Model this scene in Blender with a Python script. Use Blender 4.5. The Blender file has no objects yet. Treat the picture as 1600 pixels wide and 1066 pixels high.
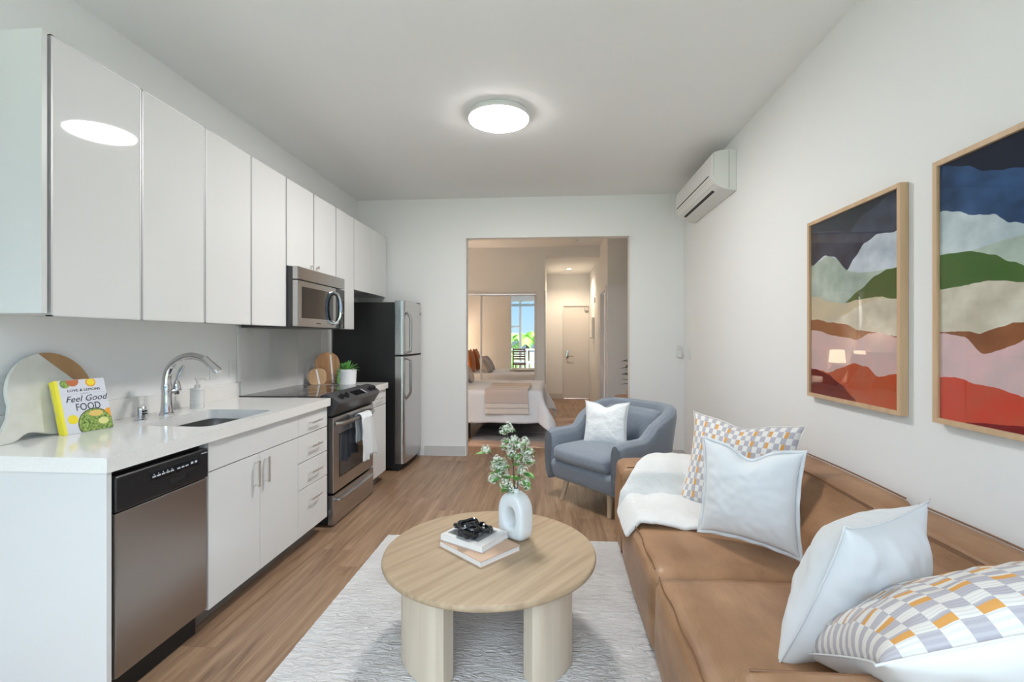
import bpy, bmesh, math, random
from mathutils import Vector, Matrix, noise
random.seed(7)
S = bpy.context.scene; COL = S.collection
PI = math.pi
# ------------------------------------------------------------------ camera
cam = bpy.data.objects.new('camera', bpy.data.cameras.new('camera')); COL.objects.link(cam)
cam.location = (0, 0, 1.33); cam.rotation_euler = (PI/2, 0, math.atan(56.5/750))
cam.data.sensor_width = 36; cam.data.lens = 36*750/1600
cam.data.shift_x = -6/1600; cam.data.shift_y = -4.5/1600
cam.data.clip_start = .02; cam.data.clip_end = 200
S.camera = cam
# ------------------------------------------------------------------ sky: blue near the horizon, bright white haze overhead
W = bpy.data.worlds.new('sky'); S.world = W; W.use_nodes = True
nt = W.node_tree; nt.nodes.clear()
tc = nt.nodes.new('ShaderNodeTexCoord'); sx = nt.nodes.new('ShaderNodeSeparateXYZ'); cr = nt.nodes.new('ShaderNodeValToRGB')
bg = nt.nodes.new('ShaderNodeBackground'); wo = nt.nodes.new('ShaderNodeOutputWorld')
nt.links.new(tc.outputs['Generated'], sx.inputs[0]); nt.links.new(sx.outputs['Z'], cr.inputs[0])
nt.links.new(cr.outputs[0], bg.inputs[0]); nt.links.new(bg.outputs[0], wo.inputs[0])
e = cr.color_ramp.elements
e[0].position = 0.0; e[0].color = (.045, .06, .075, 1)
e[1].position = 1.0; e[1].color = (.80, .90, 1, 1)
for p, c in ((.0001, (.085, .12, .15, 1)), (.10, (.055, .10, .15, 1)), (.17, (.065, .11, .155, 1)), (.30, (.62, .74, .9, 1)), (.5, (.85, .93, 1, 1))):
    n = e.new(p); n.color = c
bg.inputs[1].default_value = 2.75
S.view_settings.view_transform = 'Standard'; S.view_settings.look = 'None'
S.view_settings.gamma = 1; S.view_settings.use_curve_mapping = False
S.view_settings.exposure = 1.57
LAMP_EMIT = 38.0
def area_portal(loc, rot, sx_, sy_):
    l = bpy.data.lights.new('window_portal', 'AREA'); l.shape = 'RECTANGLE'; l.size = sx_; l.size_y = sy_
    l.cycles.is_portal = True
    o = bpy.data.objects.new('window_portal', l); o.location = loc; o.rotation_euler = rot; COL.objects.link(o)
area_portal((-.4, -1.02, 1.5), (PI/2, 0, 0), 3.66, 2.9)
sun = bpy.data.lights.new('sun', 'SUN'); sun.energy = 5.5; sun.angle = .01; sun.color = (1, .95, .88)
suno = bpy.data.objects.new('sun', sun); suno.rotation_euler = Vector((.75, .25, .62)).to_track_quat('Z', 'Y').to_euler(); COL.objects.link(suno)
def point(name, loc, power, color, r=.05):
    l = bpy.data.lights.new(name, 'POINT'); l.energy = power; l.color = color; l.shadow_soft_size = r
    o = bpy.data.objects.new(name, l); o.location = loc; COL.objects.link(o)

# ------------------------------------------------------------------ materials
def mat(name, col, rough=.5, metal=0, spec=.5, var=0, vscale=(6, 6, 6), bump=0, bscale=60, bdist=.01, coat=0, sheen=0, col2=None, emit=0, vdetail=4, aniso=0, bvec=None):
    m = bpy.data.materials.new(name); m.use_nodes = True
    t = m.node_tree; b = t.nodes['Principled BSDF']
    b.inputs['Base Color'].default_value = (*col, 1); b.inputs['Roughness'].default_value = rough
    b.inputs['Metallic'].default_value = metal; b.inputs['Specular IOR Level'].default_value = spec
    b.inputs['Coat Weight'].default_value = coat; b.inputs['Sheen Weight'].default_value = sheen
    b.inputs['Anisotropic'].default_value = aniso
    if emit:
        b.inputs['Emission Color'].default_value = (*col, 1); b.inputs['Emission Strength'].default_value = emit
    if var or col2:
        tcn = t.nodes.new('ShaderNodeTexCoord'); mp = t.nodes.new('ShaderNodeMapping'); mp.inputs['Scale'].default_value = vscale
        nz = t.nodes.new('ShaderNodeTexNoise'); nz.inputs['Scale'].default_value = 1; nz.inputs['Detail'].default_value = vdetail
        rp = t.nodes.new('ShaderNodeValToRGB')
        c2 = col2 if col2 else tuple(c*(1-var) for c in col)
        rp.color_ramp.elements[0].position = .3; rp.color_ramp.elements[1].position = .7
        rp.color_ramp.elements[0].color = (*c2, 1); rp.color_ramp.elements[1].color = (*col, 1)
        t.links.new(tcn.outputs['Object'], mp.inputs[0]); t.links.new(mp.outputs[0], nz.inputs['Vector'])
        t.links.new(nz.outputs['Fac'], rp.inputs[0]); t.links.new(rp.outputs[0], b.inputs['Base Color'])
    if bump:
        tcn = t.nodes.new('ShaderNodeTexCoord'); nz = t.nodes.new('ShaderNodeTexNoise'); nz.inputs['Scale'].default_value = bscale; nz.inputs['Detail'].default_value = 5
        bp = t.nodes.new('ShaderNodeBump'); bp.inputs['Strength'].default_value = bump; bp.inputs['Distance'].default_value = bdist
        if bvec:
            mp = t.nodes.new('ShaderNodeMapping'); mp.inputs['Scale'].default_value = bvec
            t.links.new(tcn.outputs['Object'], mp.inputs[0]); t.links.new(mp.outputs[0], nz.inputs['Vector'])
        else: t.links.new(tcn.outputs['Object'], nz.inputs['Vector'])
        t.links.new(nz.outputs['Fac'], bp.inputs['Height']); t.links.new(bp.outputs[0], b.inputs['Normal'])
    return m
def wood(name, c1, c2, axis=1, scale=1.0, rough=.45, ring=1.0):
    sc = [22*scale]*3; sc[axis] = 1.3*scale
    return mat(name, c1, rough, col2=c2, vscale=tuple(sc), vdetail=7, bump=.08, bscale=1, bvec=tuple(x*3 for x in sc), bdist=.003)
M = {}
M['wall'] = mat('white_wall_paint', (.85, .85, .845), .65, spec=.2)
M['wall2'] = mat('bedroom_wall_paint', (.81, .81, .82), .65, spec=.2)
M['ceiling'] = mat('ceiling_paint', (.90, .90, .90), .8, spec=.1)
M['trim'] = mat('grey_baseboard_paint', (.60, .59, .58), .5)
M['cab'] = mat('gloss_white_cabinet', (.75, .75, .745), .035, spec=.42)
M['cabm'] = mat('white_cabinet_side', (.74, .74, .735), .3, spec=.3)
M['cabl'] = mat('satin_white_laminate', (.71, .71, .705), .22, spec=.4)
M['alu'] = mat('brushed_aluminium', (.62, .62, .63), .5, .5)
M['quartz'] = mat('white_quartz', (.84, .825, .80), .10, var=.04, vscale=(90, 90, 90))
M['steeldw'] = mat('warm_brushed_stainless', (.40, .375, .36), .3, 1, bump=.06, bscale=1, bvec=(8, 8, 400), bdist=.001)
M['steel'] = mat('brushed_stainless', (.58, .57, .565), .27, 1, bump=.06, bscale=1, bvec=(8, 8, 400), bdist=.001)
M['steelh'] = mat('brushed_stainless_fine', (.50, .48, .47), .22, 1, bump=.05, bscale=1, bvec=(400, 8, 8), bdist=.001)
M['steeld'] = mat('satin_steel', (.46, .45, .45), .3, 1)
M['chrome'] = mat('chrome', (.66, .66, .68), .06, 1)
M['nickel'] = mat('brushed_nickel', (.72, .70, .67), .35, .75)
M['black'] = mat('black_plastic', (.012, .012, .014), .28)
M['blackm'] = mat('matt_black', (.010, .010, .011), .6)
M['blacktex'] = mat('textured_black_steel', (.014, .014, .015), .30, bump=.35, bscale=260, bdist=.002)
M['darkgrey'] = mat('dark_grey_plastic', (.055, .053, .055), .35)
M['blackglass'] = mat('black_glass', (.008, .008, .010), .03, spec=.8)
M['ovenglass'] = mat('tinted_oven_glass', (.03, .035, .045), .05, spec=.9)
M['greyback'] = mat('toe_kick_grey', (.36, .35, .34), .25, .6)
M['plastic'] = mat('white_plastic', (.80, .80, .79), .35)
M['acp'] = mat('white_appliance_plastic', (.74, .74, .72), .3)
M['greyprint'] = mat('grey_print', (.45, .45, .47), .5)
M['markgrey'] = mat('panel_markings', (.55, .58, .62), .4)
M['leather'] = mat('tan_leather', (.42, .24, .132), .40, spec=.4, col2=(.27, .14, .07), vscale=(7, 4, 7), bump=.4, bscale=1, bvec=(26, 9, 26), bdist=.012, vdetail=8)
M['piping'] = mat('dark_leather_seam', (.20, .09, .038), .5)
M['blue'] = mat('grey_blue_fabric', (.29, .33, .385), .9, sheen=.3, col2=(.17, .20, .245), vscale=(220, 220, 220), bump=.3, bscale=350, bdist=.002, vdetail=2)
M['bluepipe'] = mat('grey_blue_piping', (.17, .20, .24), .9)
M['whitefab'] = mat('white_linen', (.74, .765, .79), .9, sheen=.05, bump=.12, bscale=500, bdist=.001)
M['fuzzy'] = mat('cream_knit', (.78, .77, .755), .95, sheen=.5, bump=.7, bscale=120, bdist=.006)
M['knit'] = mat('white_ribbed_knit', (.82, .84, .85), .95, sheen=.4, bump=.6, bscale=1, bvec=(30, 160, 30), bdist=.006)
M['duvet'] = mat('white_duvet', (.80, .82, .88), .9, bump=.2, bscale=14, bdist=.02)
M['oak'] = wood('limed_oak_top', (.50, .375, .25), (.375, .265, .165), 0, 1.7, .42)
M['oakleg'] = wood('limed_oak_leg', (.66, .57, .46), (.57, .47, .36), 2, 1.0, .5)
M['frameoak'] = wood('oak_frame', (.66, .46, .29), (.55, .36, .21), 2, 1.2, .5)
M['leg'] = wood('pale_ash_leg', (.62, .49, .34), (.52, .39, .25), 2, 1, .5)
M['acacia'] = wood('acacia_board', (.50, .27, .12), (.30, .135, .05), 2, 1.2, .45)
M['acacia2'] = wood('pale_acacia_board', (.62, .40, .22), (.48, .28, .13), 2, 1.0, .45)
M['mango'] = wood('mango_wood', (.50, .30, .14), (.36, .19, .08), 2, .8, .45)
M['marble'] = mat('white_marble', (.74, .74, .69), .3, col2=(.60, .59, .51), vscale=(9, 9, 9), vdetail=6)
M['deckwood'] = wood('balcony_teak', (.22, .10, .055), (.13, .06, .03), 1, 1, .6)
M['green'] = mat('leaf_green', (.08, .30, .05), .5, col2=(.16, .42, .09), vscale=(20, 20, 20))
M['green2'] = mat('fresh_leaf', (.17, .42, .09), .5)
M['darkgreen'] = mat('dark_leaf', (.012, .05, .022), .45)
M['palm'] = mat('palm_green', (.10, .30, .03), .5, col2=(.30, .55, .08), vscale=(2, 2, 2))
M['flower'] = mat('white_blossom', (.84, .88, .76), .7)
M['stem'] = mat('brown_stem', (.13, .075, .06), .7)
M['ceramic'] = mat('matt_white_ceramic', (.80, .83, .85), .45)
M['pot'] = mat('white_textured_pot', (.80, .81, .83), .5)
M['paper'] = mat('white_paper', (.84, .82, .80), .7)
M['blush'] = mat('blush_cover', (.62, .42, .30), .6)
M['coverw'] = mat('white_cover', (.76, .74, .74), .45)
M['coverg'] = mat('grey_photo', (.33, .35, .36), .4, var=.5, vscale=(30, 30, 30))
M['yellow'] = mat('yellow_cloth_spine', (.90, .78, .05), .5)
M['bookcov'] = mat('pale_lilac_cover', (.70, .70, .76), .35)
M['ink'] = mat('navy_ink', (.025, .035, .06), .5)
M['orange'] = mat('orange_fruit', (.90, .38, .02), .5)
M['lemon'] = mat('lemon_yellow', (.90, .72, .02), .5)
M['salad'] = mat('salad_green', (.42, .55, .12), .5, col2=(.03, .11, .015), vscale=(110, 110, 110), vdetail=3)
M['bowl'] = mat('bowl_rim', (.10, .05, .03), .5)
M['chain'] = mat('black_resin', (.007, .008, .012), .08, spec=.7)
M['mirror'] = mat('mirror_silver', (.90, .90, .90), .003, 1)
M['doorp'] = mat('door_paint', (.74, .71, .70), .5)
M['casing'] = mat('casing_paint', (.70, .69, .70), .45)
M['rust'] = mat('rust_velvet', (.52, .15, .025), .9, sheen=.4)
M['headb'] = mat('grey_headboard', (.36, .34, .33), .9)
M['sand'] = mat('sand_cover', (.72, .58, .48), .9)
M['deck'] = mat('balcony_tiles', (.62, .61, .60), .7)
M['rail'] = mat('white_rail', (.80, .82, .84), .5)
M['blind'] = mat('pale_blue_blind', (.50, .62, .68), .6)
M['tanwood'] = wood('tan_side_table', (.55, .34, .21), (.45, .26, .15), 0, 1, .5)
M['diffuser'] = mat('lit_diffuser', (1, .98, .955), .5, emit=LAMP_EMIT)
M['downl'] = mat('lit_downlight', (1, .86, .62), .5, emit=14)
M['shade'] = mat('lit_lamp_shade', (1, .78, .52), .8, emit=3.0)
M['soap'] = mat('ribbed_marble', (.78, .77, .75), .35, var=.2, vscale=(8, 8, 60))

def node_mat(name):
    m = bpy.data.materials.new(name); m.use_nodes = True
    return m, m.node_tree, m.node_tree.nodes['Principled BSDF']
def glass(name, tint, fac=1.0):
    m = bpy.data.materials.new(name); m.use_nodes = True; t = m.node_tree; t.nodes.clear()
    o = t.nodes.new('ShaderNodeOutputMaterial'); mx = t.nodes.new('ShaderNodeMixShader'); tr = t.nodes.new('ShaderNodeBsdfTransparent')
    g = t.nodes.new('ShaderNodeBsdfGlossy'); lw = t.nodes.new('ShaderNodeLayerWeight'); lw.inputs[0].default_value = .5; pw = t.nodes.new('ShaderNodeMath'); pw.operation = 'POWER'; pw.inputs[1].default_value = 5; t.links.new(lw.outputs['Facing'], pw.inputs[0]); f = t.nodes.new('ShaderNodeMapRange'); f.inputs[3].default_value = .02; t.links.new(pw.outputs[0], f.inputs[0])
    tr.inputs[0].default_value = (*tint, 1); g.inputs['Roughness'].default_value = .01
    mu = t.nodes.new('ShaderNodeMath'); mu.operation = 'MULTIPLY'; mu.inputs[1].default_value = fac
    t.links.new(f.outputs[0], mu.inputs[0]); t.links.new(mu.outputs[0], mx.inputs[0]); t.links.new(tr.outputs[0], mx.inputs[1]); t.links.new(g.outputs[0], mx.inputs[2]); t.links.new(mx.outputs[0], o.inputs[0])
    return m
M['glass'] = glass('window_glass', (.97, .99, 1))
M['pglass'] = glass('picture_glass', (.99, .99, .99))
# floor: vinyl planks running away from the window
def floor_mat():
    m, t, b = node_mat('oak_vinyl_planks')
    N = t.nodes.new; L = t.links.new
    tcn = N('ShaderNodeTexCoord'); sp = N('ShaderNodeSeparateXYZ'); L(tcn.outputs['Object'], sp.inputs[0])
    def mth(op, a, b_=None):
        n = N('ShaderNodeMath'); n.operation = op
        for i, v in enumerate((a, b_)):
            if v is None: continue
            if isinstance(v, (int, float)): n.inputs[i].default_value = v
            else: L(v, n.inputs[i])
        return n.outputs[0]
    xs = mth('DIVIDE', sp.outputs['X'], .18); col = mth('FLOOR', xs); fx = mth('FRACT', xs)
    wn = N('ShaderNodeTexWhiteNoise'); wn.noise_dimensions = '1D'; L(col, wn.inputs['W'])
    ys = mth('ADD', mth('DIVIDE', sp.outputs['Y'], 1.22), mth('MULTIPLY', wn.outputs['Value'], 7.3)); row = mth('FLOOR', ys); fy = mth('FRACT', ys)
    cb = N('ShaderNodeCombineXYZ'); L(col, cb.inputs[0]); L(row, cb.inputs[1])
    wn2 = N('ShaderNodeTexWhiteNoise'); wn2.noise_dimensions = '2D'; L(cb.outputs[0], wn2.inputs['Vector'])
    mp = N('ShaderNodeMapping'); mp.inputs['Scale'].default_value = (26, 1.6, 1); L(tcn.outputs['Object'], mp.inputs[0])
    off = N('ShaderNodeVectorMath'); off.operation = 'ADD'; L(mp.outputs[0], off.inputs[0])
    sc = N('ShaderNodeVectorMath'); sc.operation = 'SCALE'; sc.inputs[3].default_value = 40; L(wn2.outputs['Color'], sc.inputs[0]); L(sc.outputs[0], off.inputs[1])
    nz = N('ShaderNodeTexNoise'); nz.inputs['Scale'].default_value = 1; nz.inputs['Detail'].default_value = 8; nz.inputs['Roughness'].default_value = .62; nz.inputs['Distortion'].default_value = .5; L(off.outputs[0], nz.inputs['Vector'])
    rp = N('ShaderNodeValToRGB'); L(nz.outputs['Fac'], rp.inputs[0])
    el = rp.color_ramp.elements; el[0].position = .28; el[0].color = (.16, .09, .052, 1); el[1].position = .72; el[1].color = (.42, .275, .175, 1)
    el.new(.5).color = (.295, .182, .112, 1)
    hsv = N('ShaderNodeHueSaturation'); L(rp.outputs[0], hsv.inputs['Color']); L(mth('ADD', mth('MULTIPLY', wn2.outputs['Value'], .22), .89), hsv.inputs['Value'])
    gap = mth('MAXIMUM', mth('LESS_THAN', fx, .012), mth('LESS_THAN', fy, .0018))
    mx = N('ShaderNodeMix'); mx.data_type = 'RGBA'; L(mth('MULTIPLY', gap, .45), mx.inputs[0]); L(hsv.outputs[0], mx.inputs[6]); mx.inputs[7].default_value = (.10, .05, .025, 1)
    L(mx.outputs[2], b.inputs['Base Color']); b.inputs['Roughness'].default_value = .36; b.inputs['Specular IOR Level'].default_value = .4
    bp = N('ShaderNodeBump'); bp.inputs['Strength'].default_value = .1; bp.inputs['Distance'].default_value = .003; L(nz.outputs['Fac'], bp.inputs['Height']); L(bp.outputs[0], b.inputs['Normal'])
    return m
M['floor'] = floor_mat()
def rug_mat():
    m, t, b = node_mat('ivory_pile')
    N = t.nodes.new; L = t.links.new
    tcn = N('ShaderNodeTexCoord'); mp = N('ShaderNodeMapping'); mp.inputs['Scale'].default_value = (14, 40, 20); L(tcn.outputs['Object'], mp.inputs[0])
    nz = N('ShaderNodeTexNoise'); nz.inputs['Scale'].default_value = 1.4; nz.inputs['Detail'].default_value = 6; nz.inputs['Distortion'].default_value = 1.2; L(mp.outputs[0], nz.inputs['Vector'])
    n2 = N('ShaderNodeTexNoise'); n2.inputs['Scale'].default_value = 5; n2.inputs['Detail'].default_value = 3; L(tcn.outputs['Object'], n2.inputs['Vector'])
    rp = N('ShaderNodeValToRGB'); L(n2.outputs['Fac'], rp.inputs[0]); rp.color_ramp.elements[0].position = .35; rp.color_ramp.elements[1].position = .65
    rp.color_ramp.elements[0].color = (.66, .63, .62, 1); rp.color_ramp.elements[1].color = (.76, .74, .73, 1)
    L(rp.outputs[0], b.inputs['Base Color']); b.inputs['Roughness'].default_value = .95; b.inputs['Sheen Weight'].default_value = .3
    bp = N('ShaderNodeBump'); bp.inputs['Strength'].default_value = 1.0; bp.inputs['Distance'].default_value = .025; L(nz.outputs['Fac'], bp.inputs['Height']); L(bp.outputs[0], b.inputs['Normal'])
    return m
M['rug'] = rug_mat()
def check_mat(name='woven_check', nu=24, nv=15, iu=0, iv=1, st_=.28):
    """grey / cream checks with narrow ochre bars; iu, iv choose which way the bars run"""
    m, t, b = node_mat(name); N = t.nodes.new; L = t.links.new
    tcn = N('ShaderNodeTexCoord'); sp = N('ShaderNodeSeparateXYZ'); L(tcn.outputs['UV'], sp.inputs[0])
    def mth(op, a, b_=None):
        n = N('ShaderNodeMath'); n.operation = op
        for i, v in enumerate((a, b_)):
            if v is None: continue
            if isinstance(v, (int, float)): n.inputs[i].default_value = v
            else: L(v, n.inputs[i])
        return n.outputs[0]
    u = mth('MULTIPLY', sp.outputs[iu], nu); v = mth('MULTIPLY', sp.outputs[iv], nv)
    cu = mth('FLOOR', u); cv = mth('FLOOR', v)
    chk = mth('MODULO', mth('ADD', cu, cv), 2)
    c3 = mth('LESS_THAN', mth('MODULO', cu, 3), .5)          # every third column carries the ochre bar
    vo = mth('MODULO', cv, 2)
    org = mth('MULTIPLY', mth('MULTIPLY', c3, vo), mth('GREATER_THAN', mth('FRACT', u), .35))
    st = N('ShaderNodeMath'); st.operation = 'SINE'; L(mth('MULTIPLY', sp.outputs[1], 15*6.283*4), st.inputs[0])
    if st_ > .3: L(mth('MULTIPLY', sp.outputs[iu], nu*6.283*3), st.inputs[0])
    m1 = N('ShaderNodeMix'); m1.data_type = 'RGBA'; L(chk, m1.inputs[0]); m1.inputs[6].default_value = (.80, .78, .74, 1); m1.inputs[7].default_value = (.46, .44, .49, 1)
    ms = N('ShaderNodeMix'); ms.data_type = 'RGBA'; L(mth('MULTIPLY', mth('GREATER_THAN', st.outputs[0], .3), st_), ms.inputs[0]); L(m1.outputs[2], ms.inputs[6]); ms.inputs[7].default_value = (.60, .58, .60, 1)
    m2 = N('ShaderNodeMix'); m2.data_type = 'RGBA'; L(org, m2.inputs[0]); L(ms.outputs[2], m2.inputs[6]); m2.inputs[7].default_value = (.72, .36, .10, 1)
    L(m2.outputs[2], b.inputs['Base Color']); b.inputs['Roughness'].default_value = .9
    return m
M['check'] = check_mat()
M['checkbig'] = check_mat('woven_check_wide', 26, 15, 1, 0, .45)
def stripe_mat():
    m, t, b = node_mat('striped_throw_weave'); N = t.nodes.new; L = t.links.new
    tcn = N('ShaderNodeTexCoord'); sp = N('ShaderNodeSeparateXYZ'); L(tcn.outputs['UV'], sp.inputs[0])
    rp = N('ShaderNodeValToRGB'); rp.color_ramp.interpolation = 'CONSTANT'; L(sp.outputs[1], rp.inputs[0])
    el = rp.color_ramp.elements; a = (.60, .50, .46, 1); c = (.72, .66, .62, 1); d = (.50, .45, .44, 1)
    el[0].position = 0; el[0].color = c; el[1].position = .06; el[1].color = d
    for p, k in ((.075, c), (.12, d), (.135, a), (.30, d), (.312, c), (.36, d), (.372, a), (.42, d), (.43, c), (.55, a), (.75, c), (.80, a)): el.new(p).color = k
    L(rp.outputs[0], b.inputs['Base Color']); b.inputs['Roughness'].default_value = .95
    return m
M['stripe'] = stripe_mat()
def abstract_rug():
    m, t, b = node_mat('faded_abstract_rug'); N = t.nodes.new; L = t.links.new
    tcn = N('ShaderNodeTexCoord'); sp = N('ShaderNodeSeparateXYZ'); L(tcn.outputs['Object'], sp.inputs[0])
    mp = N('ShaderNodeMapping'); mp.inputs['Scale'].default_value = (1.2, 6, 1); L(tcn.outputs['Object'], mp.inputs[0])
    nz = N('ShaderNodeTexNoise'); nz.inputs['Scale'].default_value = 1.6; nz.inputs['Detail'].default_value = 5; L(mp.outputs[0], nz.inputs['Vector'])
    rp = N('ShaderNodeValToRGB'); L(nz.outputs['Fac'], rp.inputs[0]); el = rp.color_ramp.elements
    el[0].position = .35; el[0].color = (.22, .23, .27, 1); el[1].position = .65; el[1].color = (.46, .42, .42, 1)
    r2 = N('ShaderNodeValToRGB'); L(nz.outputs['Fac'], r2.inputs[0]); e2 = r2.color_ramp.elements
    e2[0].position = .35; e2[0].color = (.42, .27, .20, 1); e2[1].position = .65; e2[1].color = (.60, .45, .36, 1)
    ls = N('ShaderNodeMapRange'); L(sp.outputs[1], ls.inputs[0]); ls.inputs[1].default_value = .30; ls.inputs[2].default_value = .36
    gt = N('ShaderNodeMapRange'); L(sp.outputs[0], gt.inputs[0]); gt.inputs[1].default_value = 1.05; gt.inputs[2].default_value = 1.0
    mm = N('ShaderNodeMath'); mm.operation = 'MULTIPLY'; L(ls.outputs[0], mm.inputs[0]); L(gt.outputs[0], mm.inputs[1])
    mx = N('ShaderNodeMix'); mx.data_type = 'RGBA'; L(mm.outputs[0], mx.inputs[0]); L(r2.outputs[0], mx.inputs[6]); L(rp.outputs[0], mx.inputs[7])
    L(mx.outputs[2], b.inputs['Base Color']); b.inputs['Roughness'].default_value = .95
    return m
M['brug'] = abstract_rug()

# ------------------------------------------------------------------ mesh helpers
def W_of(o):
    m = Matrix.Identity(4)
    while o is not None:
        m = Matrix.Translation(o.location) @ o.rotation_euler.to_matrix().to_4x4() @ m; o = o.parent
    return m
def tag(o, label=None, cat=None, group=None, kind=None):
    if label: o['label'] = label
    if cat: o['category'] = cat
    if group: o['group'] = group
    if kind: o['kind'] = kind
    return o
def thing(name, label, cat, loc=(0, 0, 0), rz=0, group=None, rot=None):
    o = bpy.data.objects.new(name, None); COL.objects.link(o); o.location = loc
    o.rotation_euler = rot if rot else (0, 0, rz); o.empty_display_size = .1
    return tag(o, label, cat, group)
class MB:
    def __init__(s): s.bm = bmesh.new(); s.uv = None
    def add(s, bm2, mx=None, mi=0):
        me = bpy.data.meshes.new('t'); bm2.to_mesh(me); bm2.free()
        if mx: me.transform(mx)
        n = len(s.bm.faces); s.bm.from_mesh(me); bpy.data.meshes.remove(me)
        s.bm.faces.ensure_lookup_table()
        if mi:
            for f in s.bm.faces[n:]: f.material_index = mi
        return s
    def box(s, x0, x1, y0, y1, z0, z1, bev=0, seg=2, mx=None, mi=0):
        b = bmesh.new(); bmesh.ops.create_cube(b, size=1)
        bmesh.ops.transform(b, matrix=Matrix.Translation(((x0+x1)/2, (y0+y1)/2, (z0+z1)/2)) @ Matrix.Diagonal((abs(x1-x0), abs(y1-y0), abs(z1-z0), 1)), verts=b.verts)
        if bev: bmesh.ops.bevel(b, geom=b.edges[:], offset=bev, segments=seg, profile=.6, affect='EDGES')
        return s.add(b, mx, mi)
    def rbox(s, x0, x1, y0, y1, z0, z1, r, n=10, puff=(0, 0, 0), wr=0, wf=6, mx=None, seed=0, mi=0):
        """rounded, slightly stuffed box: puff = outward bulge of the x, y, z faces"""
        c = Vector(((x0+x1)/2, (y0+y1)/2, (z0+z1)/2)); h = Vector(((x1-x0)/2, (y1-y0)/2, (z1-z0)/2))
        b = bmesh.new(); bmesh.ops.create_cube(b, size=2); bmesh.ops.subdivide_edges(b, edges=b.edges[:], cuts=n, use_grid_fill=True)
        for v in b.verts:
            q = v.co.copy()
            # keep more rings in the rounding zone
            p = Vector([math.copysign(abs(q[i])**.8, q[i])*h[i] for i in range(3)])
            inn = Vector([max(-(h[i]-r), min(h[i]-r, p[i])) for i in range(3)])
            d = p-inn
            if d.length > 1e-6 and any(abs(abs(q[i])-1) < 1e-4 for i in range(3)):
                # project to the rounded surface
                m_ = max(abs(q[i]) for i in range(3))
                d.normalize(); p = inn+d*r
            bul = Vector([math.copysign(1, q[i])*puff[i]*((1-q[(i+1) % 3]**2)*(1-q[(i+2) % 3]**2) if abs(abs(q[i])-1) < 1e-4 else 0) for i in range(3)])
            p += bul
            if wr:
                w = noise.noise(p*wf+Vector((seed, seed*2, 0)))+.5*noise.noise(p*wf*2.3+Vector((seed, 0, seed)))
                dn = p.normalized(); p += dn*w*wr
            v.co = c+p
        bmesh.ops.remove_doubles(b, verts=b.verts, dist=1e-5)
        return s.add(b, mx, mi)
    def cyl(s, p0, p1, r0, r1=None, n=20, mx=None, mi=0, cap=True):
        r1 = r0 if r1 is None else r1; p0 = Vector(p0); p1 = Vector(p1); d = p1-p0
        b = bmesh.new(); bmesh.ops.create_cone(b, cap_ends=cap, segments=n, radius1=r0, radius2=r1, depth=d.length)
        q = Vector((0, 0, 1)).rotation_difference(d.normalized()).to_matrix().to_4x4()
        bmesh.ops.transform(b, matrix=Matrix.Translation((p0+p1)/2) @ q, verts=b.verts)
        return s.add(b, mx, mi)
    def lathe(s, prof, c=(0, 0, 0), n=32, mx=None, mi=0):
        b = bmesh.new(); rings = []
        for r, z in prof:
            if r < 1e-6: rings.append([b.verts.new((c[0], c[1], c[2]+z))])
            else: rings.append([b.verts.new((c[0]+r*math.cos(2*PI*i/n), c[1]+r*math.sin(2*PI*i/n), c[2]+z)) for i in range(n)])
        for a, d in zip(rings, rings[1:]):
            for i in range(n):
                j = (i+1) % n
                if len(a) == 1 and len(d) == 1: continue
                if len(a) == 1: b.faces.new((a[0], d[i], d[j]))
                elif len(d) == 1: b.faces.new((a[i], d[0], a[j]))
                else: b.faces.new((a[i], d[i], d[j], a[j]))
        bmesh.ops.recalc_face_normals(b, faces=b.faces)
        return s.add(b, mx, mi)
    def tube(s, pts, r, n=10, closed=False, mx=None, mi=0, flat=1.0):
        pts = [Vector(p) for p in pts]; N = len(pts); b = bmesh.new(); rings = []
        up = None
        for i, p in enumerate(pts):
            if closed: t = (pts[(i+1) % N]-pts[i-1]).normalized()
            else: t = (pts[min(i+1, N-1)]-pts[max(i-1, 0)]).normalized()
            if up is None:
                up = t.cross(Vector((0, 0, 1)));
                if up.length < .1: up = t.cross(Vector((1, 0, 0)))
                up.normalize()
            up = (up-t*up.dot(t)).normalized(); sd = t.cross(up)
            rr = r[i] if isinstance(r, (list, tuple)) else r
            rings.append([b.verts.new(p+up*math.cos(2*PI*k/n)*rr+sd*math.sin(2*PI*k/n)*rr*flat) for k in range(n)])
        for i in range(N if closed else N-1):
            a, d = rings[i], rings[(i+1) % N]
            for k in range(n): b.faces.new((a[k], a[(k+1) % n], d[(k+1) % n], d[k]))
        if not closed: b.faces.new(rings[0][::-1]); b.faces.new(rings[-1])
        bmesh.ops.recalc_face_normals(b, faces=b.faces)
        return s.add(b, mx, mi)
    def prism(s, poly, z0, z1, mx=None, bev=0, mi=0, seg=2):
        """poly in local XY extruded along Z"""
        b = bmesh.new(); v = [b.verts.new((x, y, z0)) for x, y in poly]; f = b.faces.new(v)
        r = bmesh.ops.extrude_face_region(b, geom=[f]); bmesh.ops.translate(b, verts=[g for g in r['geom'] if isinstance(g, bmesh.types.BMVert)], vec=(0, 0, z1-z0))
        bmesh.ops.recalc_face_normals(b, faces=b.faces)
        if bev:
            es = [e_ for e_ in b.edges if len(e_.link_faces) == 2 and e_.calc_face_angle(0) > .9]
            bmesh.ops.bevel(b, geom=es, offset=bev, segments=seg, profile=.5, affect='EDGES')
        return s.add(b, mx, mi)
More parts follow.
